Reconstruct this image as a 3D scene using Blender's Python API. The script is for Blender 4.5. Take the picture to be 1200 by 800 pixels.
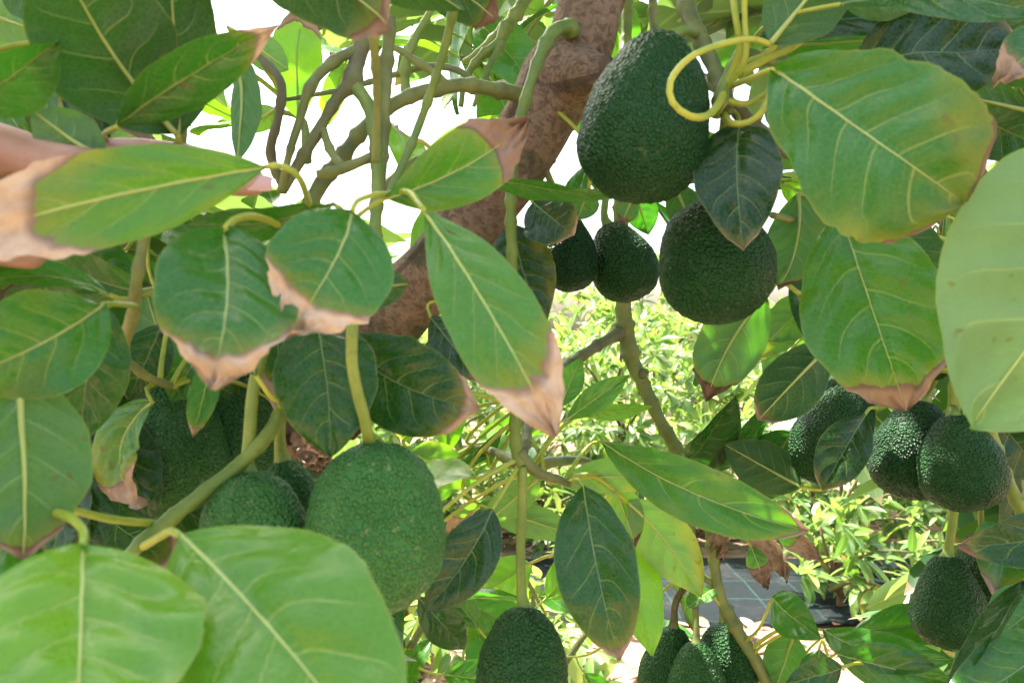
import bpy, math, random
import numpy as np
from mathutils import Vector, noise as mnoise

for o in list(bpy.data.objects):
    bpy.data.objects.remove(o, do_unlink=True)
scene = bpy.context.scene
C = scene.collection
RAD = math.radians

# ------------------------------------------------------------------ camera
CAMZ, FPX = 1.25, 942.0
cam_d = bpy.data.cameras.new('camera')
cam = bpy.data.objects.new('camera', cam_d); C.objects.link(cam)
cam.location = (0, 0, CAMZ); cam.rotation_euler = (RAD(90), 0, 0)
cam_d.sensor_width = 36.0; cam_d.lens = FPX / 1200 * 36
cam_d.clip_start = 0.02; cam_d.clip_end = 1000
cam_d.dof.use_dof = True; cam_d.dof.focus_distance = 0.90; cam_d.dof.aperture_fstop = 13.5
scene.camera = cam

# ------------------------------------------------------------------ light
SUN_EL, SUN_AZ = RAD(63), RAD(-35)          # azimuth from +Y towards +X
w = bpy.data.worlds.new('World'); scene.world = w; w.use_nodes = True
nt = w.node_tree; nt.nodes.clear()
sky = nt.nodes.new('ShaderNodeTexSky'); sky.sky_type = 'NISHITA'; sky.sun_disc = False
sky.sun_elevation = SUN_EL; sky.sun_rotation = SUN_AZ
sky.air_density = 1.0; sky.dust_density = 7.0; sky.ozone_density = 0.4
bg = nt.nodes.new('ShaderNodeBackground'); bg.inputs[1].default_value = 0.15
wo = nt.nodes.new('ShaderNodeOutputWorld')
nt.links.new(sky.outputs[0], bg.inputs[0]); nt.links.new(bg.outputs[0], wo.inputs[0])
sd = bpy.data.lights.new('sun', 'SUN'); sd.energy = 4.6; sd.angle = RAD(0.55); sd.color = (1.0, 0.95, 0.86)
sun = bpy.data.objects.new('sun', sd); C.objects.link(sun)
S = Vector((math.sin(SUN_AZ) * math.cos(SUN_EL), math.cos(SUN_AZ) * math.cos(SUN_EL), math.sin(SUN_EL)))
sun.rotation_euler = S.to_track_quat('Z', 'Y').to_euler(); sun.location = S * 20
scene.view_settings.view_transform = 'Standard'; scene.view_settings.look = 'None'
scene.view_settings.gamma = 1.0; scene.view_settings.use_curve_mapping = False
scene.view_settings.exposure = 2.3
scene.cycles.max_bounces = 6; scene.cycles.diffuse_bounces = 3; scene.cycles.glossy_bounces = 2
scene.cycles.transmission_bounces = 4; scene.cycles.transparent_max_bounces = 4

# ------------------------------------------------------------------ helpers
def P(px, py, d):
    return Vector(((px - 600) / FPX * d, d, CAMZ + (400 - py) / FPX * d))

def V3(p):
    return P(*p[:3])

class Mat:
    """small wrapper to write node trees tersely"""
    def __init__(self, name):
        self.m = bpy.data.materials.new(name); self.m.use_nodes = True
        self.t = self.m.node_tree; self.t.nodes.clear()
        self.out = self.t.nodes.new('ShaderNodeOutputMaterial')
    def n(self, typ, **kw):
        nd = self.t.nodes.new(typ)
        for k, v in kw.items(): setattr(nd, k, v)
        return nd
    def put(self, sock, v):
        if isinstance(v, bpy.types.NodeSocket): self.t.links.new(v, sock)
        elif v is not None:
            if hasattr(sock.default_value, '__len__') and not isinstance(v, (int, float)):
                v = tuple(v)
                if len(sock.default_value) == 4 and len(v) == 3: v = v + (1,)
            sock.default_value = v
    def math(self, op, a, b=None, c=None, clamp=False):
        nd = self.n('ShaderNodeMath', operation=op, use_clamp=clamp)
        self.put(nd.inputs[0], a)
        if b is not None: self.put(nd.inputs[1], b)
        if c is not None: self.put(nd.inputs[2], c)
        return nd.outputs[0]
    def mix(self, f, a, b, mode='MIX'):
        nd = self.n('ShaderNodeMix', data_type='RGBA', blend_type=mode)
        self.put(nd.inputs[0], f); self.put(nd.inputs[6], a); self.put(nd.inputs[7], b)
        return nd.outputs[2]
    def ramp(self, f, lo, hi, a=0.0, b=1.0):
        nd = self.n('ShaderNodeMapRange', interpolation_type='SMOOTHSTEP')
        self.put(nd.inputs[0], f); self.put(nd.inputs[1], lo); self.put(nd.inputs[2], hi)
        self.put(nd.inputs[3], a); self.put(nd.inputs[4], b)
        return nd.outputs[0]
    def noise(self, vec, scale, detail=3, rough=0.55, dims='3D', dist=0.0):
        nd = self.n('ShaderNodeTexNoise', noise_dimensions=dims)
        if vec is not None: self.put(nd.inputs['Vector'], vec)
        nd.inputs['Scale'].default_value = scale; nd.inputs['Detail'].default_value = detail
        nd.inputs['Roughness'].default_value = rough; nd.inputs['Distortion'].default_value = dist
        return nd.outputs[0]
    def coord(self, k='Object'):
        return self.n('ShaderNodeTexCoord').outputs[k]
    def mapping(self, vec, sc=(1, 1, 1), loc=(0, 0, 0)):
        nd = self.n('ShaderNodeMapping'); self.put(nd.inputs[0], vec)
        self.put(nd.inputs[1], loc); nd.inputs[3].default_value = sc
        return nd.outputs[0]
    def attr(self, name):
        return self.n('ShaderNodeAttribute', attribute_name=name).outputs['Fac']
    def bump(self, h, strength, dist):
        nd = self.n('ShaderNodeBump'); nd.inputs['Strength'].default_value = strength
        nd.inputs['Distance'].default_value = dist; self.put(nd.inputs['Height'], h)
        return nd.outputs[0]
    def pbr(self, col, rough=0.5, spec=0.5, normal=None):
        nd = self.n('ShaderNodeBsdfPrincipled')
        self.put(nd.inputs['Base Color'], col); self.put(nd.inputs['Roughness'], rough)
        self.put(nd.inputs['Specular IOR Level'], spec)
        if normal is not None: self.put(nd.inputs['Normal'], normal)
        return nd.outputs[0]
    def finish(self, sh):
        self.t.links.new(sh, self.out.inputs[0]); return self.m
    def mixsh(self, f, a, b):
        nd = self.n('ShaderNodeMixShader'); self.put(nd.inputs[0], f)
        self.t.links.new(a, nd.inputs[1]); self.t.links.new(b, nd.inputs[2]); return nd.outputs[0]
    def transl(self, col, normal=None):
        nd = self.n('ShaderNodeBsdfTranslucent'); self.put(nd.inputs[0], col); return nd.outputs[0]

M = {}
# big leaf: object colour carries  R = where the scorched tip starts, G = tone, B = yellowing, A = paleness of scorch
def mat_leaf():
    m = Mat('leaf_blade')
    oi = m.n('ShaderNodeObjectInfo')
    sep = m.n('ShaderNodeSeparateColor'); m.put(sep.inputs[0], oi.outputs['Color'])
    burn, tone, yel = sep.outputs[0], sep.outputs[1], sep.outputs[2]
    pale = oi.outputs['Alpha']; rnd = oi.outputs['Random']
    uv = m.n('ShaderNodeSeparateXYZ'); m.put(uv.inputs[0], m.coord('UV'))
    u, v = uv.outputs[0], m.math('MULTIPLY_ADD', uv.outputs[1], 2.0, -1.0)
    s = m.math('ABSOLUTE', v)
    oc = m.mapping(m.coord('Object'), (1, 1, 1))
    off = m.n('ShaderNodeVectorMath', operation='ADD'); m.put(off.inputs[0], m.coord('Object'))
    cmb = m.n('ShaderNodeCombineXYZ'); m.put(cmb.inputs[0], m.math('MULTIPLY', rnd, 7.3)); m.put(cmb.inputs[1], m.math('MULTIPLY', rnd, 3.1))
    m.put(off.inputs[1], cmb.outputs[0]); pos = off.outputs[0]
    n1 = m.noise(pos, 22, 2); n2 = m.noise(pos, 90, 3, 0.65)
    # side veins
    side = m.math('GREATER_THAN', v, 0.0)
    t = m.math('ADD', m.attr('vt'), m.math('MULTIPLY', side, 0.43))
    fr = m.math('ABSOLUTE', m.math('SUBTRACT', m.math('FRACT', t), 0.5))      # 0 on a vein
    wv = m.math('MULTIPLY_ADD', s, -0.020, 0.036)
    vein = m.ramp(m.math('DIVIDE', fr, wv), 0.3, 1.5, 1.0, 0.0)
    vein = m.math('MULTIPLY', vein, m.ramp(s, 0.5, 0.97, 1.0, 0.06))
    vein = m.math('MULTIPLY', vein, m.ramp(n2, 0.25, 0.6, 0.45, 1.0))
    fr2 = m.math('ABSOLUTE', m.math('SUBTRACT', m.math('FRACT', m.math('MULTIPLY_ADD', t, 3.0, m.math('MULTIPLY', n2, 1.1))), 0.5))
    vein2 = m.math('MULTIPLY', m.ramp(fr2, 0.02, 0.10, 1.0, 0.0), m.ramp(s, 0.05, 0.4, 0.25, 0.0))
    vein = m.math('MAXIMUM', vein, vein2)
    vor = m.n('ShaderNodeTexVoronoi', feature='DISTANCE_TO_EDGE'); m.put(vor.inputs['Vector'], pos); vor.inputs['Scale'].default_value = 340
    net = m.ramp(vor.outputs['Distance'], 0.0, 0.16, 1.0, 0.0)
    rim = m.ramp(s, 0.955, 0.995)
    # colours
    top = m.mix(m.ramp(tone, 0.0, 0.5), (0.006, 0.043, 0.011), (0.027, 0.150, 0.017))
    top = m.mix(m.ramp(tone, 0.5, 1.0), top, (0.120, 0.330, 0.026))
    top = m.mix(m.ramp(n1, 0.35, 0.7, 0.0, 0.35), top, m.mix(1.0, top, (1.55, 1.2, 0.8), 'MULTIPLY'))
    top = m.mix(m.ramp(n2, 0.35, 0.7, 0.0, 0.3), top, m.mix(1.0, top, (0.72, 0.8, 0.85), 'MULTIPLY'))
    und = m.mix(m.ramp(tone, 0.0, 1.0), (0.036, 0.110, 0.030), (0.165, 0.275, 0.135))
    und = m.mix(m.ramp(n2, 0.3, 0.75, 0.0, 0.25), und, m.mix(1.0, und, (0.8, 0.85, 0.8), 'MULTIPLY'))
    back = m.n('ShaderNodeNewGeometry').outputs['Backfacing']
    col = m.mix(back, top, und)
    yy = m.math('MULTIPLY', m.math('MULTIPLY', yel, 0.75), m.ramp(m.math('ADD', m.math('ADD', n1, m.math('MULTIPLY', s, 0.35)), m.math('MULTIPLY', u, 0.25)), 0.84, 1.14), clamp=True)
    col = m.mix(yy, col, (0.42, 0.36, 0.035))
    vc = m.mix(back, (0.30, 0.40, 0.10), (0.30, 0.40, 0.15))
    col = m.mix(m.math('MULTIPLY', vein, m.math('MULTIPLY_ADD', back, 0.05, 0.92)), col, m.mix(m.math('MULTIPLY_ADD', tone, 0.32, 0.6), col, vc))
    col = m.mix(m.math('MULTIPLY', net, 0.12), col, vc)
    col = m.mix(m.math('MULTIPLY', rim, 0.5), col, (0.22, 0.28, 0.06))
    # scorch
    edge = m.math('MULTIPLY', m.math('POWER', s, 3.0), 0.10)
    bu = m.math('ADD', m.math('ADD', u, edge), m.math('MULTIPLY', m.math('SUBTRACT', n1, 0.5), 0.30))
    bu = m.math('ADD', bu, m.math('MULTIPLY', m.math('SUBTRACT', n2, 0.5), 0.09))
    bd = m.math('SUBTRACT', bu, burn)
    halo = m.ramp(bd, -0.12, 0.0)
    scor = m.ramp(bd, -0.004, 0.008)
    dk = m.ramp(bd, 0.0, 0.05, 1.0, 0.0)
    dry = m.mix(pale, (0.115, 0.058, 0.026), (0.60, 0.475, 0.315))
    dry = m.mix(m.ramp(n1, 0.48, 0.7, 0.0, 0.6), dry, (0.24, 0.155, 0.085))
    dry = m.mix(m.ramp(n2, 0.35, 0.7, 0.0, 0.6), dry, m.mix(1.0, dry, (0.66, 0.54, 0.42), 'MULTIPLY'))
    dry = m.mix(m.math('MULTIPLY', dk, 0.72), dry, (0.070, 0.036, 0.016))
    col = m.mix(m.math('MULTIPLY', halo, 0.5), col, (0.27, 0.25, 0.03))
    spots = m.math('MULTIPLY', m.ramp(m.math('ADD', m.math('MULTIPLY', n2, 0.6), m.math('MULTIPLY', n1, 0.4)), 0.60, 0.64), m.ramp(yel, 0.15, 0.6))
    col = m.mix(m.math('MULTIPLY', spots, 0.75), col, (0.10, 0.045, 0.02))
    les = m.ramp(m.noise(pos, 125, 1, 0.5), 0.70, 0.73, 0.0, 0.7)
    les = m.math('MULTIPLY', les, m.ramp(n1, 0.46, 0.58))
    col = m.mix(les, col, (0.12, 0.075, 0.03))
    col = m.mix(scor, col, dry)
    # relief
    h = m.math('ADD', m.math('MULTIPLY', vein, -0.25), m.math('MULTIPLY', n2, 0.45))
    h = m.math('ADD', h, m.math('MULTIPLY', net, -0.12))
    h = m.math('ADD', h, m.math('MULTIPLY', m.math('MULTIPLY', n2, scor), 0.9))
    nrm = m.bump(h, 0.28, 0.0020)
    rough = m.math('ADD', m.math('ADD', m.math('MULTIPLY', back, 0.22), m.math('MULTIPLY_ADD', n2, 0.18, 0.19)), m.math('MULTIPLY', scor, 0.25))
    spec = m.mix(back, (0.5, 0.5, 0.5), (0.3, 0.3, 0.3))
    pb = m.pbr(col, rough, m.math('MULTIPLY_ADD', back, -0.3, 0.56), nrm)
    tc = m.mix(scor, m.mix(yy, m.mix(1.0, top, (2.1, 1.9, 0.35), 'MULTIPLY'), (0.75, 0.6, 0.03)), col)
    tr = m.transl(tc)
    return m.finish(m.mixsh(m.math('MULTIPLY_ADD', scor, -0.2, 0.40), pb, tr))
M['leaf'] = mat_leaf()

def mat_small_leaf(name, c0, c1, c2, trans=0.4, rough=0.38):
    m = Mat(name)
    r = m.attr('rnd')
    uv = m.n('ShaderNodeSeparateXYZ'); m.put(uv.inputs[0], m.coord('UV'))
    u, s = uv.outputs[0], m.math('ABSOLUTE', m.math('MULTIPLY_ADD', uv.outputs[1], 2.0, -1.0))
    oi = m.n('ShaderNodeObjectInfo')
    rr = m.math('FRACT', m.math('ADD', r, m.math('MULTIPLY', oi.outputs['Random'], 0.93)))
    col = m.mix(m.ramp(rr, 0.0, 0.6), c0, c1)
    col = m.mix(m.ramp(rr, 0.72, 1.0), col, c2)
    col = m.mix(m.math('MULTIPLY', m.ramp(s, 0.05, 0.12, 1.0, 0.0), 0.6), col, (0.26, 0.33, 0.10))
    n1 = m.noise(m.coord('Object'), 30, 3)
    col = m.mix(m.ramp(n1, 0.35, 0.7, 0.0, 0.4), col, m.mix(1.0, col, (0.65, 0.75, 0.7), 'MULTIPLY'))
    tip = m.math('MULTIPLY', m.ramp(m.math('ADD', u, m.math('MULTIPLY', n1, 0.15)), 0.93, 0.97), m.math('GREATER_THAN', m.math('FRACT', m.math('MULTIPLY', rr, 7.0)), 0.55))
    col = m.mix(tip, col, (0.30, 0.17, 0.09))
    back = m.n('ShaderNodeNewGeometry').outputs['Backfacing']
    col = m.mix(m.math('MULTIPLY', back, 0.5), col, (0.16, 0.25, 0.12))
    pb = m.pbr(col, m.math('MULTIPLY_ADD', back, 0.2, rough), 0.5)
    tr = m.transl(m.mix(1.0, col, (1.7, 1.7, 0.7), 'MULTIPLY'))
    return m.finish(m.mixsh(trans, pb, tr))
M['far_leaf'] = mat_small_leaf('row_leaf', (0.08, 0.18, 0.045), (0.17, 0.29, 0.07), (0.32, 0.37, 0.12))
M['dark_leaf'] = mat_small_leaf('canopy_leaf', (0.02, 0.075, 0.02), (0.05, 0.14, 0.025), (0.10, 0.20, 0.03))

def mat_stalk(name, ca, cb, rough=0.45):
    m = Mat(name); pos = m.coord('Object')
    rnd = m.n('ShaderNodeObjectInfo').outputs['Random']
    n = m.noise(pos, 45, 4); n2 = m.noise(pos, 260, 3, 0.6)
    col = m.mix(m.ramp(m.math('ADD', n, m.math('MULTIPLY', rnd, 0.25)), 0.35, 0.85), ca, cb)
    col = m.mix(m.ramp(n2, 0.58, 0.72, 0.0, 0.45), col, m.mix(1.0, col, (0.55, 0.45, 0.4), 'MULTIPLY'))
    pb = m.pbr(col, rough, 0.45, m.bump(n2, 0.35, 0.0008))
    return m.finish(pb)
M['petiole'] = mat_stalk('petiole_skin', (0.22, 0.33, 0.03), (0.37, 0.41, 0.045))
def mat_midrib():
    m = Mat('midrib_skin'); oi = m.n('ShaderNodeObjectInfo')
    sep = m.n('ShaderNodeSeparateColor'); m.put(sep.inputs[0], oi.outputs['Color'])
    n = m.noise(m.coord('Object'), 60, 3)
    col = m.mix(m.ramp(sep.outputs[1], 0.0, 0.75), (0.10, 0.20, 0.055), (0.36, 0.46, 0.12))
    col = m.mix(m.ramp(n, 0.35, 0.7, 0.0, 0.4), col, m.mix(1.0, col, (0.75, 0.75, 0.6), 'MULTIPLY'))
    return m.finish(m.pbr(col, 0.42, 0.4))
M['midrib'] = mat_midrib()
M['shoot'] = mat_stalk('green_shoot', (0.10, 0.18, 0.025), (0.21, 0.28, 0.042), 0.5)
M['twig'] = mat_stalk('olive_twig', (0.10, 0.13, 0.035), (0.20, 0.24, 0.06), 0.6)
M['grey_twig'] = mat_stalk('grey_twig_bark', (0.085, 0.082, 0.05), (0.155, 0.185, 0.07), 0.7)
M['stem'] = mat_stalk('fruit_stem', (0.13, 0.22, 0.032), (0.22, 0.30, 0.05), 0.5)
M['dark_stem'] = mat_stalk('browned_fruit_stem', (0.045, 0.035, 0.018), (0.17, 0.22, 0.05), 0.55)

def mat_bark():
    m = Mat('limb_bark'); uv = m.coord('UV'); pos = m.coord('Object')
    n1 = m.noise(pos, 14, 4); n2 = m.noise(pos, 70, 4, 0.6)
    wr = m.noise(m.mapping(uv, (210, 26, 1)), 1.0, 4, 0.6, dist=0.6)
    fine = m.noise(pos, 420, 4, 0.65)
    col = m.mix(m.ramp(n1, 0.3, 0.7), (0.245, 0.168, 0.092), (0.37, 0.272, 0.168))
    col = m.mix(m.ramp(wr, 0.46, 0.62, 0.0, 0.6), col, (0.10, 0.064, 0.038))
    col = m.mix(m.ramp(n2, 0.55, 0.75, 0.0, 0.5), col, (0.36, 0.27, 0.175))
    alg = m.math('MULTIPLY', m.ramp(m.noise(pos, 26, 4), 0.54, 0.68), 0.75)
    col = m.mix(alg, col, (0.060, 0.085, 0.030))
    blk = m.ramp(m.noise(pos, 20, 5, 0.65), 0.58, 0.67, 0.0, 0.5)
    col = m.mix(blk, col, (0.055, 0.040, 0.032))
    h = m.math('ADD', m.math('MULTIPLY', wr, 0.9), m.math('MULTIPLY', fine, 0.6))
    return m.finish(m.pbr(col, 0.82, 0.25, m.bump(h, 1.0, 0.0075)))
M['bark'] = mat_bark()

def mat_avocado():
    m = Mat('avocado_skin'); pos = m.coord('Object')
    oi = m.n('ShaderNodeObjectInfo'); sep = m.n('ShaderNodeSeparateColor'); m.put(sep.inputs[0], oi.outputs['Color'])
    tone = sep.outputs[1]
    v = m.n('ShaderNodeTexVoronoi', feature='SMOOTH_F1'); m.put(v.inputs['Vector'], pos); v.inputs['Scale'].default_value = 400
    v.inputs['Smoothness'].default_value = 0.12; v.inputs['Randomness'].default_value = 0.9
    f = m.ramp(v.outputs['Distance'], 0.05, 0.70, 1.0, 0.0)
    n1 = m.noise(pos, 38, 3); n2 = m.noise(pos, 1500, 1)
    dark = m.mix(tone, (0.0042, 0.031, 0.0078), (0.054, 0.195, 0.042))
    lite = m.mix(tone, (0.0160, 0.102, 0.024), (0.135, 0.375, 0.090))
    col = m.mix(f, dark, lite)
    col = m.mix(m.ramp(n1, 0.35, 0.7, 0.0, 0.5), col, m.mix(1.0, col, (0.58, 0.68, 0.62), 'MULTIPLY'))
    spk = m.math('MULTIPLY', m.ramp(m.noise(pos, 240, 1), 0.66, 0.74), m.math('MULTIPLY_ADD', tone, 0.45, 0.05))
    col = m.mix(spk, col, (0.30, 0.36, 0.17))
    h = m.math('ADD', f, m.math('MULTIPLY', n2, 0.12))
    return m.finish(m.pbr(col, m.math('MULTIPLY_ADD', n1, 0.14, 0.34), 0.17, m.bump(h, 1.0, 0.0030)))
M['avocado'] = mat_avocado()

def mat_skin():
    m = Mat('bare_skin'); pos = m.coord('Object')
    n = m.noise(pos, 40, 4); n2 = m.noise(pos, 500, 3, 0.6)
    uvw = m.noise(m.mapping(pos, (260, 60, 60)), 1.0, 3, 0.6)
    col = m.mix(m.ramp(n, 0.3, 0.7), (0.33, 0.19, 0.125), (0.42, 0.26, 0.185))
    nd = m.n('ShaderNodeBsdfPrincipled'); m.put(nd.inputs['Base Color'], col); nd.inputs['Roughness'].default_value = 0.5
    nd.inputs['Subsurface Weight'].default_value = 0.15; nd.inputs['Subsurface Radius'].default_value = (0.006, 0.002, 0.001)
    m.put(nd.inputs['Normal'], m.bump(m.math('ADD', n2, uvw), 0.25, 0.0008))
    return m.finish(nd.outputs[0])
M['skin'] = mat_skin()
def mat_plain(name, col, rough=0.7, var=0.3, scale=40):
    m = Mat(name); n = m.noise(m.coord('Object'), scale, 4)
    c = m.mix(m.ramp(n, 0.3, 0.7, 0.0, var), col, m.mix(1.0, col + (1,), (0.5, 0.5, 0.5), 'MULTIPLY'))
    return m.finish(m.pbr(c, rough, 0.3, m.bump(n, 0.3, 0.002)))
M['nail'] = mat_plain('finger_nail', (0.62, 0.38, 0.32), 0.3, 0.1)
M['sleeve'] = mat_plain('sleeve_cloth', (0.10, 0.12, 0.16), 0.9, 0.4, 300)
M['far_bark'] = mat_plain('row_bark', (0.17, 0.095, 0.055), 0.85, 0.6, 30)
M['far_twig'] = mat_plain('row_twig', (0.16, 0.17, 0.06), 0.7, 0.4, 30)

def mat_ground():
    m = Mat('dry_soil'); pos = m.coord('Object')
    n1 = m.noise(pos, 1.3, 5); n2 = m.noise(pos, 16, 5, 0.65); n3 = m.noise(pos, 110, 4, 0.7)
    col = m.mix(m.ramp(n2, 0.3, 0.7), (0.20, 0.130, 0.085), (0.38, 0.275, 0.19))
    col = m.mix(m.ramp(n1, 0.4, 0.7, 0.0, 0.5), col, (0.30, 0.21, 0.14))
    col = m.mix(m.ramp(n3, 0.55, 0.7, 0.0, 0.6), col, (0.10, 0.065, 0.045))
    h = m.math('ADD', m.math('MULTIPLY', n2, 1.0), m.math('MULTIPLY', n3, 0.5))
    return m.finish(m.pbr(col, 0.95, 0.15, m.bump(h, 0.8, 0.02)))
M['ground'] = mat_ground()
def mat_litter():
    m = Mat('dry_leaf_litter'); r = m.attr('rnd'); n = m.noise(m.coord('Object'), 60, 3)
    col = m.mix(m.ramp(r, 0.0, 0.5), (0.16, 0.085, 0.05), (0.33, 0.215, 0.14))
    col = m.mix(m.ramp(r, 0.55, 1.0), col, (0.50, 0.38, 0.28))
    col = m.mix(m.ramp(n, 0.4, 0.7, 0.0, 0.5), col, (0.11, 0.06, 0.04))
    return m.finish(m.pbr(col, 0.8, 0.25, m.bump(n, 0.4, 0.004)))
M['litter'] = mat_litter()
def mat_mat():
    m = Mat('woven_plastic_mat'); pos = m.coord('Object')
    sp = m.n('ShaderNodeSeparateXYZ'); m.put(sp.inputs[0], pos)
    x, y = sp.outputs[0], sp.outputs[1]
    n = m.noise(pos, 3.0, 4); n2 = m.noise(pos, 26, 4, 0.6)
    wob = m.math('MULTIPLY', m.math('SUBTRACT', n, 0.5), 0.02)
    def line(c, per, wd):
        f = m.math('ABSOLUTE', m.math('SUBTRACT', m.math('FRACT', m.math('DIVIDE', m.math('ADD', c, wob), per)), 0.5))
        return m.ramp(f, wd / per * 0.5, wd / per, 1.0, 0.0)
    grid = m.math('MAXIMUM', line(x, 0.215, 0.0075), line(y, 0.265, 0.0075))
    wv = m.n('ShaderNodeTexWave', wave_type='BANDS', bands_direction='X'); m.put(wv.inputs[0], pos); wv.inputs['Scale'].default_value = 90
    wv2 = m.n('ShaderNodeTexWave', wave_type='BANDS', bands_direction='Y'); m.put(wv2.inputs[0], pos); wv2.inputs['Scale'].default_value = 90
    weave = m.math('MULTIPLY', wv.outputs['Fac'], wv2.outputs['Fac'])
    col = m.mix(weave, (0.005, 0.009, 0.011), (0.011, 0.018, 0.022))
    col = m.mix(m.math('MULTIPLY', grid, m.ramp(n2, 0.3, 0.6, 0.1, 0.55)), col, (0.025, 0.07, 0.062))
    col = m.mix(m.ramp(m.math('ADD', n, m.math('MULTIPLY', n2, 0.5)), 0.78, 1.05, 0.0, 0.35), col, (0.08, 0.07, 0.055))
    return m.finish(m.pbr(col, m.math('MULTIPLY_ADD', n2, 0.2, 0.6), 0.10, m.bump(m.math('ADD', weave, m.math('MULTIPLY', n, 3.0)), 0.4, 0.004)))
M['mat'] = mat_mat()

# ------------------------------------------------------------------ object helpers
def mesh_obj(name, verts, faces, mat, parent=None, loc=(0, 0, 0), uvs=None, smooth=True, attrs=None):
    me = bpy.data.meshes.new(name)
    me.from_pydata([tuple(v) for v in verts], [], [tuple(f) for f in faces])
    if uvs is not None:
        ul = me.uv_layers.new(name='UVMap')
        li = np.empty(len(me.loops), dtype=np.int32); me.loops.foreach_get('vertex_index', li)
        ul.data.foreach_set('uv', np.asarray(uvs, dtype=np.float32)[li].ravel())
    for k, a in (attrs or {}).items():
        at = me.attributes.new(k, 'FLOAT', 'POINT'); at.data.foreach_set('value', np.asarray(a, dtype=np.float32))
    if smooth: me.polygons.foreach_set('use_smooth', [True] * len(me.polygons))
    me.materials.append(mat); me.update()
    o = bpy.data.objects.new(name, me); C.objects.link(o); o.location = loc
    if parent: o.parent = parent
    return o

def tag(o, label, cat, group=None):
    o['label'] = label; o['category'] = cat
    if group: o['group'] = group
    return o

def empty(name, loc):
    o = bpy.data.objects.new(name, None); C.objects.link(o); o.location = loc
    o.empty_display_size = 0.05
    return o

def catmull(pts, rad, step):
    """points (Vector) and radii -> smooth resampled lists"""
    pts = [Vector(p) for p in pts]
    if len(pts) == 2:
        n = max(2, int((pts[1] - pts[0]).length / step))
        return [pts[0].lerp(pts[1], i / n) for i in range(n + 1)], [rad[0] + (rad[1] - rad[0]) * i / n for i in range(n + 1)]
    ext = [pts[0] * 2 - pts[1]] + pts + [pts[-1] * 2 - pts[-2]]
    op, orr = [], []
    for i in range(len(pts) - 1):
        p0, p1, p2, p3 = ext[i:i + 4]
        n = max(2, int((p2 - p1).length / step))
        for k in range(n):
            t = k / n; t2, t3 = t * t, t * t * t
            op.append(0.5 * ((2 * p1) + (p2 - p0) * t + (2 * p0 - 5 * p1 + 4 * p2 - p3) * t2 + (3 * p1 - p0 - 3 * p2 + p3) * t3))
            tt = t * t * (3 - 2 * t)
            orr.append(rad[i] + (rad[i + 1] - rad[i]) * tt)
    op.append(pts[-1]); orr.append(rad[-1])
    return op, orr

def tube_geo(pts, rad, sides=8, bump=0.0, seed=0, freq=30.0):
    verts, uvs, faces = [], [], []
    T0 = (pts[1] - pts[0]).normalized()
    nrm = T0.orthogonal().normalized(); L = 0.0
    n = len(pts)
    for i, p in enumerate(pts):
        T = (pts[min(i + 1, n - 1)] - pts[max(i - 1, 0)])
        T = T.normalized() if T.length > 1e-9 else T0
        nrm = (nrm - T * nrm.dot(T)).normalized(); bn = T.cross(nrm)
        if i: L += (p - pts[i - 1]).length
        for k in range(sides):
            a = 2 * math.pi * k / sides
            d = nrm * math.cos(a) + bn * math.sin(a)
            r = rad[i]
            if bump: r *= 1 + bump * (mnoise.noise((p + d * rad[i]) * freq + Vector((seed, 0, 0))) + 0.5 * mnoise.noise((p + d * rad[i]) * freq * 2.7))
            verts.append(p + d * r); uvs.append((L, k / sides))
    for i in range(n - 1):
        for k in range(sides):
            a, b = i * sides + k, i * sides + (k + 1) % sides
            faces.append((a, b, b + sides, a + sides))
    c0 = len(verts); verts.append(pts[0]); uvs.append((0, 0)); verts.append(pts[-1]); uvs.append((L, 0))
    for k in range(sides):
        faces.append((c0, (k + 1) % sides, k)); faces.append((c0 + 1, (n - 1) * sides + k, (n - 1) * sides + (k + 1) % sides))
    return verts, faces, uvs

def tube(name, pts, rad, mat, parent, origin, sides=8, step=0.008, bump=0.0, seed=0, freq=30.0, loc=(0, 0, 0)):
    pp, rr = catmull(pts, rad, step)
    v, f, uv = tube_geo(pp, rr, sides, bump, seed, freq)
    return mesh_obj(name, [x - origin for x in v], f, mat, parent, loc, uv)

# ------------------------------------------------------------------ ground
gv, gf = [], []
xs = np.concatenate([np.linspace(-300, -8, 14), np.linspace(-7, 7, 57), np.linspace(8, 300, 14)])
ys = np.concatenate([np.linspace(-300, -4, 12), np.linspace(-3, 12, 61), np.linspace(13, 400, 16)])
for y in ys:
    for x in xs:
        near = math.exp(-((x / 9) ** 2 + ((y - 4) / 9) ** 2))
        z = 0.045 * near * mnoise.fractal(Vector((x * 0.9, y * 0.9, 0)), 1.0, 2.0, 4)
        if 3.2 < y < 5.1: z *= 0.25
        gv.append((x, y, z - 0.012))
nx = len(xs)
for j in range(len(ys) - 1):
    for i in range(nx - 1):
        a = j * nx + i; gf.append((a, a + 1, a + 1 + nx, a + nx))
ground = mesh_obj('ground', gv, gf, M['ground']); ground['kind'] = 'structure'

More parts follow.
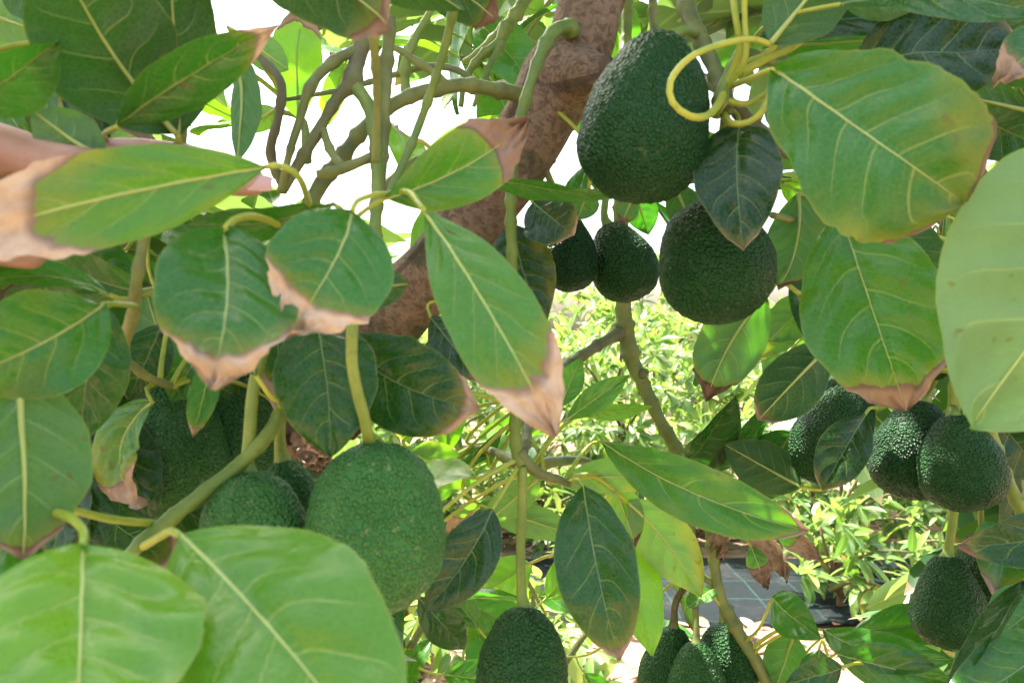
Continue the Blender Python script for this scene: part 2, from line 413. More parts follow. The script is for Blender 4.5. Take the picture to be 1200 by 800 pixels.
# woven ground cover strip
mv, mf = [], []
NX, NY = 120, 16
rng = random.Random(5)
for j in range(NY + 1):
    for i in range(NX + 1):
        x = -6 + 12 * i / NX; t = j / NY
        y = 3.55 + 1.1 * t + 0.05 * mnoise.noise(Vector((x * 1.3, t * 2, 3)))
        z = 0.024 + 0.012 * mnoise.noise(Vector((x * 2.2, y * 3, 7))) + 0.010 * abs(mnoise.noise(Vector((x * 6, y * 5, 1))))
        z -= 0.026 * max(0.0, 1 - 8 * t * (1 - t)); mv.append((x, y, z))
for j in range(NY):
    for i in range(NX):
        a = j * (NX + 1) + i; mf.append((a, a + 1, a + NX + 2, a + NX + 1))
gm = mesh_obj('ground_mat', mv, mf, M['mat'])
sm = gm.modifiers.new('thickness', 'SOLIDIFY'); sm.thickness = 0.002
tag(gm, 'black woven plastic ground mat with thin green grid lines on the soil', 'ground mat')

# ------------------------------------------------------------------ bulk leaves (numpy)
def bulk_leaves(base, direc, normal, length, width, rs, droop=0.18, fold=0.25, nu=4):
    """many simple leaves: every one (nu+1) x 3 vertices; returns verts, faces, uvs, rnd"""
    n = len(base)
    direc = direc / np.linalg.norm(direc, axis=1, keepdims=True)
    normal = normal - direc * np.sum(direc * normal, axis=1, keepdims=True)
    normal = normal / (np.linalg.norm(normal, axis=1, keepdims=True) + 1e-9)
    sidev = np.cross(direc, normal)
    us = np.linspace(0, 1, nu + 1)
    hw = (us ** 0.6) * ((1 - us) ** 0.75); hw = hw / hw.max(); hw[0] = 0.05; hw[-1] = 0.02
    V = np.zeros((n, nu + 1, 3, 3)); UV = np.zeros((n, nu + 1, 3, 2))
    L = length[:, None]; W = width[:, None] * 0.5
    for i, u in enumerate(us):
        c = base + direc * L * u - normal * (L * droop * u * u)
        for k, sg in enumerate((-1, 0, 1)):
            V[:, i, k] = c + sidev * (sg * W * hw[i]) + normal * (abs(sg) * W * hw[i] * fold)
            UV[:, i, k] = (u, 0.5 + 0.5 * sg)
    idx = np.arange(n)[:, None, None] * ((nu + 1) * 3)
    F = []
    for i in range(nu):
        for k in range(2):
            a = i * 3 + k
            F.append([a, a + 1, a + 4, a + 3])
    F = (np.array(F)[None] + idx).reshape(-1, 4)
    return V.reshape(-1, 3), F, UV.reshape(-1, 2), np.repeat(rs, (nu + 1) * 3)

def unit(a):
    return a / (np.linalg.norm(a, axis=1, keepdims=True) + 1e-9)

# leaf litter on the soil
R = np.random.default_rng(11)
n = 5200
bx = R.uniform(-4.2, 4.2, n); by = R.uniform(0.9, 6.2, n)
keep = ((by < 3.5) | (by > 4.72)) | (R.random(n) < 0.035)
bx, by = bx[keep], by[keep]; n = len(bx)
onmat = (by > 3.5) & (by < 4.72)
base = np.stack([bx, by, np.where(onmat, 0.045, 0.012) + R.random(n) * 0.02], 1)
ang = R.uniform(0, 2 * np.pi, n)
dr = np.stack([np.cos(ang), np.sin(ang), R.normal(0, 0.15, n)], 1)
nm = np.stack([R.normal(0, 0.35, n), R.normal(0, 0.35, n), np.ones(n)], 1)
v, f, uv, rr = bulk_leaves(base, dr, nm, R.uniform(0.05, 0.13, n), R.uniform(0.02, 0.05, n), R.random(n), droop=-0.25, fold=0.6, nu=4)
lit = mesh_obj('leaf_litter', v, f, M['litter'], uvs=uv, attrs={'rnd': rr})
lit['kind'] = 'stuff'; lit['label'] = 'dry brown fallen leaves scattered over the soil'; lit['category'] = 'leaf litter'

# ------------------------------------------------------------------ rows of young trees behind the mat
# shared single leaf meshes for leaves that can be told apart
leaf_protos = []
for k in range(4):
    rs = np.array([k / 4.0])
    v, f, uv, rr = bulk_leaves(np.zeros((1, 3)), np.array([[1.0, 0, 0]]), np.array([[0, 0, 1.0]]), np.array([1.0]), np.array([0.26 + 0.03 * k]), rs, droop=0.16 + 0.06 * k, fold=0.3, nu=6)
    me = bpy.data.meshes.new('row_leaf')
    me.from_pydata(v.tolist(), [], f.tolist())
    ul = me.uv_layers.new(name='UVMap'); li = np.empty(len(me.loops), dtype=np.int32); me.loops.foreach_get('vertex_index', li)
    ul.data.foreach_set('uv', uv.astype(np.float32)[li].ravel())
    at = me.attributes.new('rnd', 'FLOAT', 'POINT'); at.data.foreach_set('value', rr.astype(np.float32))
    me.polygons.foreach_set('use_smooth', [True] * len(me.polygons)); me.materials.append(M['far_leaf'])
    leaf_protos.append(me)

def row_tree(x, y, height, rx, seed, label, group, nclump, nleaf_obj, lo=0.12, leaf_len=(0.09, 0.15), name='avocado_tree', cat='tree'):
    R = np.random.default_rng(seed); rnd = random.Random(seed)
    root = empty(name, (x, y, 0)); tag(root, label, cat, group)
    O = Vector((0, 0, 0))
    top = Vector((R.normal(0, 0.06), R.normal(0, 0.06), height * 0.8))
    tube('trunk', [O + Vector((0, 0, -0.05)), top * 0.35 + Vector((0.03, 0.02, 0)), top * 0.7, top], [0.045 * height / 2 + .006, 0.036 * height / 2 + .005, 0.02 * height / 2 + .003, 0.006], M['far_bark'], root, O, 8, 0.06, 0.15, seed, 12)
    # clump centres over an uneven crown
    th = R.uniform(0, 2 * np.pi, nclump); uu = R.random(nclump) ** 0.45
    zz = R.random(nclump)
    prof = np.sqrt(np.clip(1 - ((zz - 0.42) / 0.6) ** 2, 0.05, 1))
    lump = 1 + 0.28 * np.sin(th * 3 + seed) * np.cos(zz * 7 + seed * 1.3)
    cx = np.cos(th) * rx * uu * prof * lump; cy = np.sin(th) * rx * uu * prof * lump
    cz = (lo + zz * (1 - lo)) * height * (0.93 + 0.12 * np.sin(th * 2 + seed))
    cen = np.stack([cx, cy, cz], 1)
    # limbs towards a few outer clumps
    for k in np.argsort(-uu)[:7]:
        c = Vector(cen[k]); a = Vector((top.x, top.y, 0)) * 0.5; a.z = max(0.1, c.z * 0.55)
        a = a if a.z < top.z else top * 0.9
        mid = a.lerp(c, 0.5) + Vector((0, 0, 0.06))
        tube('limb', [a, mid, c], [0.013, 0.009, 0.004], M['far_twig'], root, O, 6, 0.07)
    per = 11
    out = np.stack([cx, cy, (cz - height * 0.45) * 0.6], 1); out = unit(out + R.normal(0, 0.25, out.shape))
    B, D, N = [], [], []
    for j in range(per):
        rv = R.normal(0, 1, (nclump, 3))
        d = unit(out * 0.75 + unit(rv) * 0.95 + np.array([0, 0, -0.12]))
        B.append(cen + unit(rv) * 0.015 - out * R.uniform(0, 0.09, (nclump, 1))); D.append(d)
        N.append(np.array([0, 0, 1.0]) + out * 0.5 + R.normal(0, 0.35, (nclump, 3)))
    B, D, N = np.concatenate(B), np.concatenate(D), np.concatenate(N)
    n = len(B); L = R.uniform(*leaf_len, n); Wd = L * R.uniform(0.25, 0.36, n); rs = R.random(n)
    # leaves closest to the viewer's side become separate parts
    order = np.argsort((B[:, 1] + y) - 0.25 * R.random(n))
    sel = order[:nleaf_obj]; rest = order[nleaf_obj:]
    if len(rest):
        v, f, uv, rr = bulk_leaves(B[rest], D[rest], N[rest], L[rest], Wd[rest], rs[rest])
        fo = mesh_obj('foliage', v, f, M['far_leaf'], root, (0, 0, 0), uv, attrs={'rnd': rr}); fo['kind'] = 'stuff'
    for i in sel:
        o = bpy.data.objects.new('leaf', leaf_protos[rnd.randrange(4)]); C.objects.link(o); o.parent = root
        X = Vector(D[i]).normalized(); Z = Vector(N[i]); Z = (Z - X * Z.dot(X)).normalized(); Y = Z.cross(X)
        from mathutils import Matrix
        o.rotation_euler = Matrix((X, Y, Z)).transposed().to_euler()
        o.location = B[i]; o.scale = (L[i],) * 3
    return root

G1 = 'young trees in the row behind the ground mat'
row1 = [(-3.3, 5.7, 1.75, 0.95, 'bushy young avocado tree at the end of the mat hidden by near leaves'),
        (-1.85, 5.9, 1.6, 0.9, 'leafy young avocado tree behind the mat, beside the brown limb'),
        (-0.45, 5.75, 1.5, 0.9, 'sunlit young avocado tree behind the mat, below the brown limb'),
        (0.75, 6.0, 1.55, 0.85, 'sunlit young avocado tree seen under the small round avocado'),
        (2.0, 5.65, 1.5, 0.85, 'young avocado tree with a brown trunk behind the right fruit cluster'),
        (3.4, 5.9, 1.7, 0.95, 'young avocado tree behind the mat, beyond the stacked pair of fruit')]
for i, (x, y, h, r, lab) in enumerate(row1):
    row_tree(x, y - .25, h, r + .12, 20 + i, lab, G1, 250, 200, lo=0.05)
row_lab = 'distant bushy avocado tree in a row behind the sunlit young trees'
for i in range(7):
    row_tree(-5.4 + 1.8 * i + (i % 3) * 0.2, 9.0 + (i % 2) * 0.5, 1.75 + 0.2 * (i % 3), 1.15, 40 + i, row_lab, 'distant tree row', 130, 0, lo=0.1, leaf_len=(0.12, 0.19))
for i in range(9):
    row_tree(-10 + 2.5 * i, 14.0 + (i % 2), 2.2 + 0.3 * (i % 3), 1.7, 60 + i, 'hazy avocado tree in the farthest orchard row', 'farthest tree row', 120, 0, lo=0.08, leaf_len=(0.2, 0.3))
saps = [(0.42, 3.85, 0.42, 0.2, 16, 60, 'small leafy sapling growing through the ground mat'),
        (1.75, 4.3, 0.85, 0.42, 34, 200, 'low leafy shrub spilling over the mat under the right fruit cluster'),
        (2.15, 3.75, 0.48, 0.28, 22, 110, 'low shrub on the mat edge beside the drooping folded leaf'),
        (-0.35, 3.0, 0.5, 0.42, 30, 150, 'low leafy plant in front of the mat below the dark hanging leaf'),
        (0.12, 2.75, 0.38, 0.33, 22, 120, 'small leafy plant in dry litter beside the single low avocado'),
        (-1.0, 3.2, 0.7, 0.5, 34, 120, 'leafy shrub in front of the mat behind the pale green avocado'),
        (1.52, 3.72, 0.5, 0.3, 24, 130, 'low leafy shrub rooted at the near edge of the mat by the trio of fruit'),
        (-1.5, 4.9, 0.6, 0.5, 44, 60, 'low shrub at the far edge of the mat behind the pale avocados'),
        (-0.6, 4.95, 0.55, 0.5, 44, 90, 'low shrub at the far edge of the mat behind the single low avocado'),
        (0.2, 4.9, 0.5, 0.5, 44, 120, 'low shrub at the far edge of the mat behind the dark hanging leaf'),
        (0.95, 4.95, 0.55, 0.5, 44, 120, 'low shrub at the far edge of the mat behind the shrivelled leaves'),
        (2.9, 4.6, 1.1, 0.6, 40, 120, 'leafy shrub at the mat edge behind the stacked pair of fruit')]
for i, (x, y, h, r, nc, nl, lab) in enumerate(saps):
    row_tree(x, y, h, r, 80 + i, lab, 'low shrubs by the ground mat', nc, nl, lo=0.2, leaf_len=(0.09, 0.14), name='shrub', cat='shrub')

# ------------------------------------------------------------------ THE FRONT TREE
TO = Vector((-0.32, 0.72, 0))                     # trunk base
tree = empty('avocado_tree', TO)
tag(tree, 'fruiting avocado tree with thick brown limb and large scorched leaves', 'tree')
twig_pts = []                                     # points that leaves can attach to

def T(pts, mat='twig', name='branch', sides=9, bump=0.12):
    """pts: (px, py, depth, radius px)"""
    w3 = [V3(p) for p in pts]; rr = [p[3] / FPX * p[2] * (.80 if p[0] < 640 and p[1] < 260 else .92) for p in pts]
    pp, r2 = catmull(w3, rr, 0.003)
    rn = random.Random(len(twig_pts)); acc, nxt = 0.0, rn.uniform(.006, .02)
    nodes, arc = [], [0.0]
    for q in range(1, len(pp)): arc.append(arc[-1] + (pp[q] - pp[q - 1]).length)
    while nxt < arc[-1]: nodes.append((nxt, rn.uniform(.14, .42) * (1.0 if bump > .1 else .3))); nxt += rn.uniform(.012, .036)
    r2 = [r * (1 + sum(am * math.exp(-((a_ - c_) / .0028) ** 2) for c_, am in nodes if abs(a_ - c_) < .009)) for r, a_ in zip(r2, arc)]
    v, f, uv = tube_geo(pp, r2, sides, bump * 1.0, len(twig_pts) * 0.37, 75)
    o = mesh_obj(name, [x - TO for x in v], f, M[mat], tree, (0, 0, 0), uv)
    twig_pts.extend(list(zip(pp, r2))[::3])
    return o

# main limb, running on down to the trunk at the soil
limb = [(735, -330, .66, 34), (716, -130, .65, 36), (706, -40, .64, 40), (692, 5, .64, 41), (680, 50, .63, 43), (655, 98, .63, 52), (628, 145, .63, 45), (598, 195, .63, 44), (562, 248, .63, 44), (522, 304, .63, 44), (480, 348, .64, 44), (432, 392, .655, 46), (360, 455, .67, 50), (270, 560, .69, 56), (220, 720, .70, 62)]
lp = [V3(p) for p in limb] + [TO + Vector((0.01, 0, 0.55)), TO + Vector((0, 0, 0.15)), TO + Vector((0, 0, -0.06))]
lr = [p[3] / FPX * p[2] * .92 for p in limb] + [0.052, 0.062, 0.085]
pp, rr2 = catmull(lp, lr, 0.006)
v, f, uv = tube_geo(pp, rr2, 28, 0.07, 3, 22)
limb_o = mesh_obj('limb', [x - TO for x in v], f, M['bark'], tree, (0, 0, 0), uv)
twig_pts.extend((p, r) for p, r in list(zip(pp, rr2))[::3] if p.z > CAMZ + 0.3)
# swollen collar with a cut stub
tube('branch_collar', [V3((668, 88, .615)), V3((690, 84, .585)), V3((712, 80, .572))], [0.026, 0.017, 0.010], M['bark'], tree, TO, 16, 0.004, 0.12, 4, 40)

# green sprout leaving the limb and falling straight down to the low fruit
T([(672, 36, .60, 11), (660, 32, .578, 9), (645, 42, .565, 8.5), (626, 85, .555, 8), (608, 150, .55, 8), (599, 220, .548, 7.5), (600, 300, .55, 7), (604, 400, .56, 6.5), (603, 480, .565, 6.5), (606, 530, .57, 8), (612, 545, .57, 7)], 'shoot', 'sprout')
T([(606, 528, .57, 8), (628, 552, .575, 7), (655, 562, .585, 5), (668, 568, .59, 4)], 'twig')
# olive side branch of the limb
T([(612, 112, .61, 12), (585, 106, .60, 11), (545, 100, .585, 10.5), (505, 106, .57, 10.5), (470, 118, .56, 10), (432, 145, .55, 10), (400, 185, .54, 10.5), (372, 222, .53, 11), (345, 280, .51, 9), (335, 330, .49, 7)], 'twig')
T([(524, 99, .575, 6), (500, 80, .57, 5.5), (470, 60, .57, 4.5), (448, 52, .57, 4)], 'twig')
T([(560, 100, .59, 4.5), (535, 82, .60, 5), (500, 78, .61, 5), (462, 88, .62, 4.5), (400, 105, .63, 3.5), (330, 118, .64, 3)], 'twig')
# grey knobbly fork of twigs
T([(452, -40, .52, 12), (438, 10, .52, 12), (422, 60, .52, 12), (412, 98, .52, 14), (398, 112, .52, 10), (378, 145, .52, 8), (352, 188, .52, 8), (330, 225, .52, 7)], 'grey_twig', bump=.22)
T([(420, 58, .52, 9), (395, 70, .515, 8), (366, 98, .51, 8), (348, 150, .51, 6), (336, 192, .51, 6), (330, 225, .52, 6)], 'twig', bump=.25)
T([(415, 100, .52, 11), (432, 125, .515, 9.5), (440, 165, .51, 9), (442, 210, .50, 9), (440, 260, .49, 8), (437, 300, .48, 7)], 'shoot')
T([(458, 20, .54, 8), (454, 70, .54, 9), (451, 120, .535, 9), (449, 180, .53, 8), (443, 240, .50, 7)], 'twig', bump=.18)
T([(290, 55, .50, 5), (312, 75, .50, 6), (330, 100, .50, 6.5), (326, 140, .505, 6), (317, 172, .51, 6), (320, 192, .515, 6), (332, 222, .52, 6)], 'grey_twig', bump=.25)
T([(372, 205, .50, 7), (400, 198, .50, 8), (440, 182, .51, 7)], 'twig')
T([(378, 150, .52, 6), (388, 178, .51, 6), (402, 198, .50, 5)], 'twig')
# twigs behind the top
T([(630, -40, .74, 10), (612, 5, .72, 10), (592, 35, .71, 9), (585, 50, .71, 8), (562, 68, .71, 6), (545, 95, .71, 5), (540, 125, .71, 4)], 'shoot')
T([(598, 25, .72, 7), (560, 62, .72, 5), (545, 72, .73, 4.5)], 'shoot')
T([(590, 46, .71, 6), (575, 75, .705, 4.5), (563, 105, .70, 4), (555, 125, .70, 3)], 'shoot')
T([(480, 60, .6, 5), (492, 35, .61, 5), (505, 10, .62, 5), (512, -30, .63, 5)], 'shoot')
T([(476, 120, .6, 6), (475, 80, .6, 7), (482, 55, .6, 7), (497, 25, .61, 5)], 'shoot')
T([(740, -40, .72, 7), (736, 0, .71, 7), (734, 40, .7, 7), (728, 75, .68, 6)], 'shoot')
T([(764, -40, .70, 6), (765, 10, .69, 6), (768, 40, .68, 6), (778, 70, .66, 6)], 'twig')
# right-hand cluster carrying the big fruit
T([(780, -60, .56, 10), (803, 5, .54, 10), (818, 40, .525, 10.5), (838, 82, .51, 10), (848, 110, .50, 10), (852, 135, .50, 9)], 'twig', bump=.16)
T([(870, 62, .50, 10), (860, 80, .495, 9), (850, 100, .49, 9), (843, 120, .49, 8), (838, 138, .495, 6)], 'shoot')
T([(852, 118, .5, 9), (875, 140, .51, 9), (900, 160, .53, 8), (918, 175, .55, 8), (960, 200, .60, 8)], 'grey_twig')
T([(768, 55, .62, 6), (790, 75, .60, 7), (820, 90, .57, 7), (845, 105, .52, 7)], 'twig')
T([(966, 140, .66, 9), (964, 225, .66, 9), (960, 290, .66, 8), (955, 350, .66, 8), (962, 400, .67, 7), (975, 430, .68, 6)], 'grey_twig')
T([(966, 255, .66, 5), (985, 250, .60, 5), (1010, 252, .55, 5)], 'twig')
T([(964, 240, .66, 5), (940, 258, .63, 4.5), (905, 252, .60, 4.5)], 'twig')
T([(958, 330, .66, 5), (952, 370, .65, 5), (938, 345, .64, 4)], 'twig')
T([(1040, 30, .62, 8), (1010, 55, .60, 8), (970, 70, .57, 8), (920, 75, .53, 7), (872, 62, .50, 7)], 'shoot')
T([(1260, 20, .70, 12), (1180, 25, .68, 11), (1100, 18, .65, 10), (1040, 30, .62, 9), (966, 140, .66, 8)], 'twig')
# right fruit cluster stems
T([(1180, 180, .66, 9), (1150, 300, .67, 8), (1130, 400, .68, 9), (1122, 450, .685, 9), (1115, 495, .69, 7)], 'shoot')
T([(1130, 410, .68, 8), (1152, 480, .67, 9), (1168, 530, .67, 8.5), (1190, 585, .68, 8), (1230, 660, .70, 8)], 'shoot', bump=.16)
T([(1125, 440, .685, 6), (1095, 430, .69, 6), (1060, 460, .70, 5), (1020, 480, .70, 5), (1000, 470, .70, 4)], 'shoot')
T([(975, 430, .68, 5), (992, 415, .69, 5), (1005, 420, .70, 5)], 'twig')
# mid stem hanging behind the small round fruit
T([(742, 60, .80, 9), (735, 150, .80, 9), (728, 240, .81, 10), (730, 345, .82, 10), (733, 385, .82, 10.5), (742, 425, .82, 10), (756, 455, .82, 8.5), (775, 495, .82, 8), (795, 530, .82, 8), (818, 580, .81, 7), (832, 625, .80, 6.5), (842, 690, .79, 7), (862, 735, .78, 8), (888, 778, .77, 8), (915, 830, .77, 8)], 'twig', bump=.14)
T([(730, 388, .82, 9), (705, 402, .80, 7), (670, 425, .76, 7), (640, 452, .70, 7), (622, 490, .64, 7), (613, 530, .585, 7)], 'grey_twig')
T([(745, 430, .82, 5), (752, 440, .815, 6), (756, 434, .81, 5)], 'grey_twig')
T([(812, 575, .80, 5), (810, 620, .795, 5), (812, 655, .79, 6), (816, 668, .79, 8), (818, 676, .79, 5)], 'twig', bump=.2)
# lower left shoots
T([(120, 690, .40, 9), (165, 636, .40, 9), (205, 603, .41, 9.5), (245, 572, .42, 9.5), (285, 540, .43, 9.5), (322, 498, .44, 9), (338, 450, .45, 9), (345, 400, .46, 8), (350, 340, .48, 7)], 'shoot', bump=.16)
T([(172, 235, .40, 6), (168, 280, .40, 6), (160, 330, .40, 7), (155, 372, .42, 8), (140, 415, .45, 8), (128, 470, .48, 8), (120, 560, .50, 8)], 'twig')
T([(345, 260, .5, 7), (300, 300, .47, 6), (230, 330, .44, 6), (160, 345, .41, 6)], 'shoot')
T([(-60, 60, .46, 8), (40, 100, .45, 8), (130, 170, .44, 8), (172, 235, .42, 7)], 'twig')
T([(140, 415, .45, 6), (170, 440, .47, 5), (200, 452, .49, 5)], 'twig')
# off-frame shoots that carry the near leaves
T([(-120, 520, .34, 8), (-60, 590, .33, 7), (10, 602, .33, 6), (70, 596, .34, 5), (130, 608, .37, 5), (180, 613, .41, 5)], 'petiole', bump=.05)
T([(300, -120, .42, 9), (240, -20, .42, 9), (215, 80, .42, 9), (212, 165, .43, 8), (200, 240, .43, 7)], 'twig')
T([(455, -120, .42, 9), (440, -30, .42, 8), (438, 40, .42, 7), (442, 110, .45, 6), (440, 190, .47, 6)], 'twig')
T([(1290, 120, .38, 9), (1300, 260, .38, 9), (1290, 420, .40, 9)], 'twig')
T([(1100, -90, .50, 10), (1200, 20, .48, 9), (1260, 160, .46, 9), (1290, 300, .44, 9), (1280, 640, .55, 10), (1220, 860, .62, 9)], 'twig')
T([(560, -120, .46, 8), (540, -30, .45, 7), (520, 60, .47, 6), (490, 150, .48, 6), (455, 230, .46, 6)], 'shoot')
T([(640, -180, .5, 10), (860, -120, .5, 10), (1100, -90, .5, 10)], 'twig')
T([(910, 850, .72, 9), (1000, 830, .70, 8), (1120, 835, .66, 8), (1220, 860, .62, 8)], 'twig')

# --------------------------------------------------------------- leaves
leaf_count = [0]
def leaf_world(B, Tp, width, N, bend=0.06, bow=0.0, fold=0.18, wave=0.08, a=0.55, b=0.62, curl=0.0, twist=0.0,
               tone=0.5, burn=1.3, yel=0.0, pale=0.6, petiole=None, nu=40, nv=16, jagged=0.05, pr=0.00145, raw=False, rib=None, label=None, attach=True, maxatt=0.22):
    leaf_count[0] += 1
    rnd = random.Random(leaf_count[0] * 7 + 3)
    ax = Tp - B; L = ax.length; X = ax.normalized()
    Z = (N - X * N.dot(X)).normalized(); Y = Z.cross(X)
    ph1, ph2 = rnd.uniform(0, 6.28), rnd.uniform(0, 6.28)
    a, b = (a, b) if raw else (max(a * 1.45, .60), max(b * 1.45, .68)); width *= 1.05; um = a / (a + b); hmax = um ** a * (1 - um) ** b
    jag = [rnd.uniform(0, 100) for _ in range(2)]
    mid, verts, uvs, vts = [], [], [], []
    nveins = rnd.uniform(4.7, 6.4); pucker = rnd.uniform(.032, .055)
    nus = [i / nu for i in range(nu + 1)]
    for u in nus:
        q = 4 * u * (1 - u)
        c = X * (L * u) + Z * (L * bend * q) + Y * (L * bow * q)
        if curl and u > 0.72: c -= Z * (L * curl * ((u - 0.72) / 0.28) ** 2)
        mid.append(c)
    for i, u in enumerate(nus):
        hw = (max(u, 1e-4) ** a * max(1 - u, 1e-4) ** b) / hmax * width * 0.5
        if burn < 1: hw *= 1 - 0.27 * min(1, max(0, (u - burn + .04) / max(.05, 1.04 - burn)))
        if u < 1e-6: hw = width * 0.012
        if u > 1 - 1e-6: hw = width * 0.012
        tg = (mid[min(i + 1, nu)] - mid[max(i - 1, 0)]).normalized()
        tw = twist * (u - 0.4)
        Yl = (Y - tg * Y.dot(tg)).normalized(); Zl = tg.cross(Yl)
        Yr = Yl * math.cos(tw) + Zl * math.sin(tw); Zr = Zl * math.cos(tw) - Yl * math.sin(tw)
        for k in range(nv + 1):
            s = -1 + 2 * k / nv; sg = 1 if s > 0 else -1
            jg = 1 + jagged * (mnoise.noise(Vector((u * 6 + jag[0], sg * 3, jag[1]))) + .35 * mnoise.noise(Vector((u * 26 + jag[1], sg * 3, jag[0]))))
            crinkle = 1.0
            if u > burn - 0.05: crinkle = 1 + 0.22 * mnoise.noise(Vector((u * 18 + jag[0], sg * 5 + s, jag[1])))
            x = s * hw * jg * crinkle
            sa = abs(s)
            tv = (u - .27 * sa ** 1.25 + .07 * mnoise.noise(Vector((u * 2.6 + jag[0], s * 1.6, jag[1])))) * nveins
            vts.append(tv)
            fr_ = abs((tv + (.43 if s > 0 else 0)) % 1.0 - .5) * 2
            env = min(1, sa * 5) * (1 - sa ** 4) * min(1, 8 * u * (1 - u))
            z = sa ** 1.3 * hw * math.tan(fold)
            z += pucker * width * (1 - (1 - fr_) ** 2) * env
            z += wave * width * sa ** 1.8 * (.75 * mnoise.noise(Vector((u * 5.5 + ph1, sg * 4, ph2))) + .35 * math.sin(u * 17 + ph1 + sg * 1.4 + ph2 * sg) * (.4 + .6 * mnoise.noise(Vector((u * 3, sg, ph1))))) * min(1, 6 * u * (1 - u))
            z += 0.09 * width * mnoise.noise(Vector((u * 3 + jag[1], s * 1.2, jag[0])))
            if u > burn - 0.03: z += 0.16 * width * (u - burn + 0.03) / 0.2 * mnoise.noise(Vector((u * 13 + jag[1], s * 4, jag[0])))
            verts.append(mid[i] + Yr * x + Zr * z); uvs.append((u, 0.5 + 0.5 * s))
    faces = []
    for i in range(nu):
        for k in range(nv):
            q = i * (nv + 1) + k; faces.append((q, q + nv + 1, q + nv + 2, q + 1))
    o = mesh_obj('leaf', verts, faces, M['leaf'], tree, B - TO, uvs, attrs={'vt': vts})
    o.color = (burn, tone, yel, pale)
    if label: o['label'] = label
    elif burn < 0.93: o['label'] = 'green leaf with scorched brown tip'
    # midrib: slim raised cord along the blade
    mr = [pr * 0.80 * (1 - 0.86 * u) for u in nus[:-1]]
    zc = [verts[i * (nv + 1) + nv // 2] - Z * (mr[i] * 0.55) for i in range(nu)]
    kmax = max(3, min(nu, int((burn + 0.08) * nu)))
    vv, ff, uv = tube_geo(zc[:kmax], mr[:kmax], 6)
    mo = mesh_obj('midrib', vv, ff, M['midrib'], o, (0, 0, 0), uv); mo.color = (0, rib if rib is not None else tone, 0, 1)
    # petiole
    t0 = (mid[1] - mid[0]).normalized()
    if petiole:
        pts = [Vector((0, 0, 0))] + [V3(p) - B for p in petiole]
    else:
        best = None
        if attach:
            for q, r in twig_pts:
                dd = (q - B).length
                if best is None or dd < best[0]: best = (dd, q)
        if best and best[0] < maxatt:
            E = best[1] - B; h = min(0.05, E.length * 0.55)
            c1 = -t0 * h; c2 = E * 0.75 + Vector((0, 0, 0.35 * h))
            pts = [c1 * (3 * t_ * (1 - t_) ** 2) + c2 * (3 * t_ * t_ * (1 - t_)) + E * t_ ** 3 for t_ in (0, .2, .4, .6, .8, 1.0)]
        else:
            pts = [Vector((0, 0, 0)), -t0 * 0.015, -t0 * 0.03 + Vector((0, 0, 0.004))]
    rr = [pr * (0.82 + 0.35 * (i / (len(pts) - 1)) ** 2) for i in range(len(pts))]
    pa, ra = catmull(pts, rr, 0.004)
    vv, ff, uv = tube_geo(pa, ra, 8)
    mesh_obj('petiole', vv, ff, M['petiole'], o, (0, 0, 0), uv)
    return o

def LF(p0, p1, wpx, roll=0, side=1, tilt=0, **kw):
    if 'burn' in kw and .5 < kw['burn'] < .95: kw['burn'] = min(.955, kw['burn'] + .035)
    B, Tp = V3(p0), V3(p1); mid = (B + Tp) / 2; dm = (p0[2] + p1[2]) / 2
    X = (Tp - B).normalized()
    N = (Vector((0, 0, CAMZ)) - mid); N = (N - X * N.dot(X)).normalized()
    r = RAD(roll)
    N = N * math.cos(r) + X.cross(N) * math.sin(r)
    width = wpx / FPX * dm / max(0.25, abs(math.cos(r)))
    kw.setdefault('wave', .09)
    if side < 0: kw.setdefault('rib', max(.55, kw.get('tone', .5))); kw['pr'] = kw.get('pr', .00145) * 1.25
    kw.setdefault('twist', random.Random(int(p0[0] * 7 + p1[1] * 3)).uniform(-.55, .55))
    return leaf_world(B, Tp, width, N * side, **kw)

# ---- upper left
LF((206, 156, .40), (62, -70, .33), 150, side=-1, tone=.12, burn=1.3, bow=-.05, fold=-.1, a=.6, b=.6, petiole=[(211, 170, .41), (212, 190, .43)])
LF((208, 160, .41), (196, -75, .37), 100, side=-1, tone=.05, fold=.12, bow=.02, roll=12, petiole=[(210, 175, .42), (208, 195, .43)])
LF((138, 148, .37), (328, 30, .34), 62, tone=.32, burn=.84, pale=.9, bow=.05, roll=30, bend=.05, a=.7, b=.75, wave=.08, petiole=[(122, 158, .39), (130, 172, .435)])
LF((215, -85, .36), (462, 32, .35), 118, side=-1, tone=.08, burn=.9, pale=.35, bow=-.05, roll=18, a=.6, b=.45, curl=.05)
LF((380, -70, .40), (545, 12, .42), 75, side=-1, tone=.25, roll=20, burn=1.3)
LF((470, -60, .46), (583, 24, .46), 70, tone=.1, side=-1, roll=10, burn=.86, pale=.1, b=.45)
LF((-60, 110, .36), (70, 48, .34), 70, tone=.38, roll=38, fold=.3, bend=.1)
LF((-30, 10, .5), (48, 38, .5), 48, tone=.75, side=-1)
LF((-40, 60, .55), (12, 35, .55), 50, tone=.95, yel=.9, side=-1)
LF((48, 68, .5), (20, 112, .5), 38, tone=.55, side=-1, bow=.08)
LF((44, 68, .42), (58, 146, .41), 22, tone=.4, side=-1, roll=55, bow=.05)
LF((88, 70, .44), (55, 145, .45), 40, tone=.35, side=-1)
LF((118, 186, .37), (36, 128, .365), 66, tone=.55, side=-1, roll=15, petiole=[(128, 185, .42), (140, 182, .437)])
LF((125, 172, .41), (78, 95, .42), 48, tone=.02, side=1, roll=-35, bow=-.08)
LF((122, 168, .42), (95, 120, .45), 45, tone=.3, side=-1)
LF((280, 40, .60), (338, 82, .60), 38, tone=.75, side=-1)
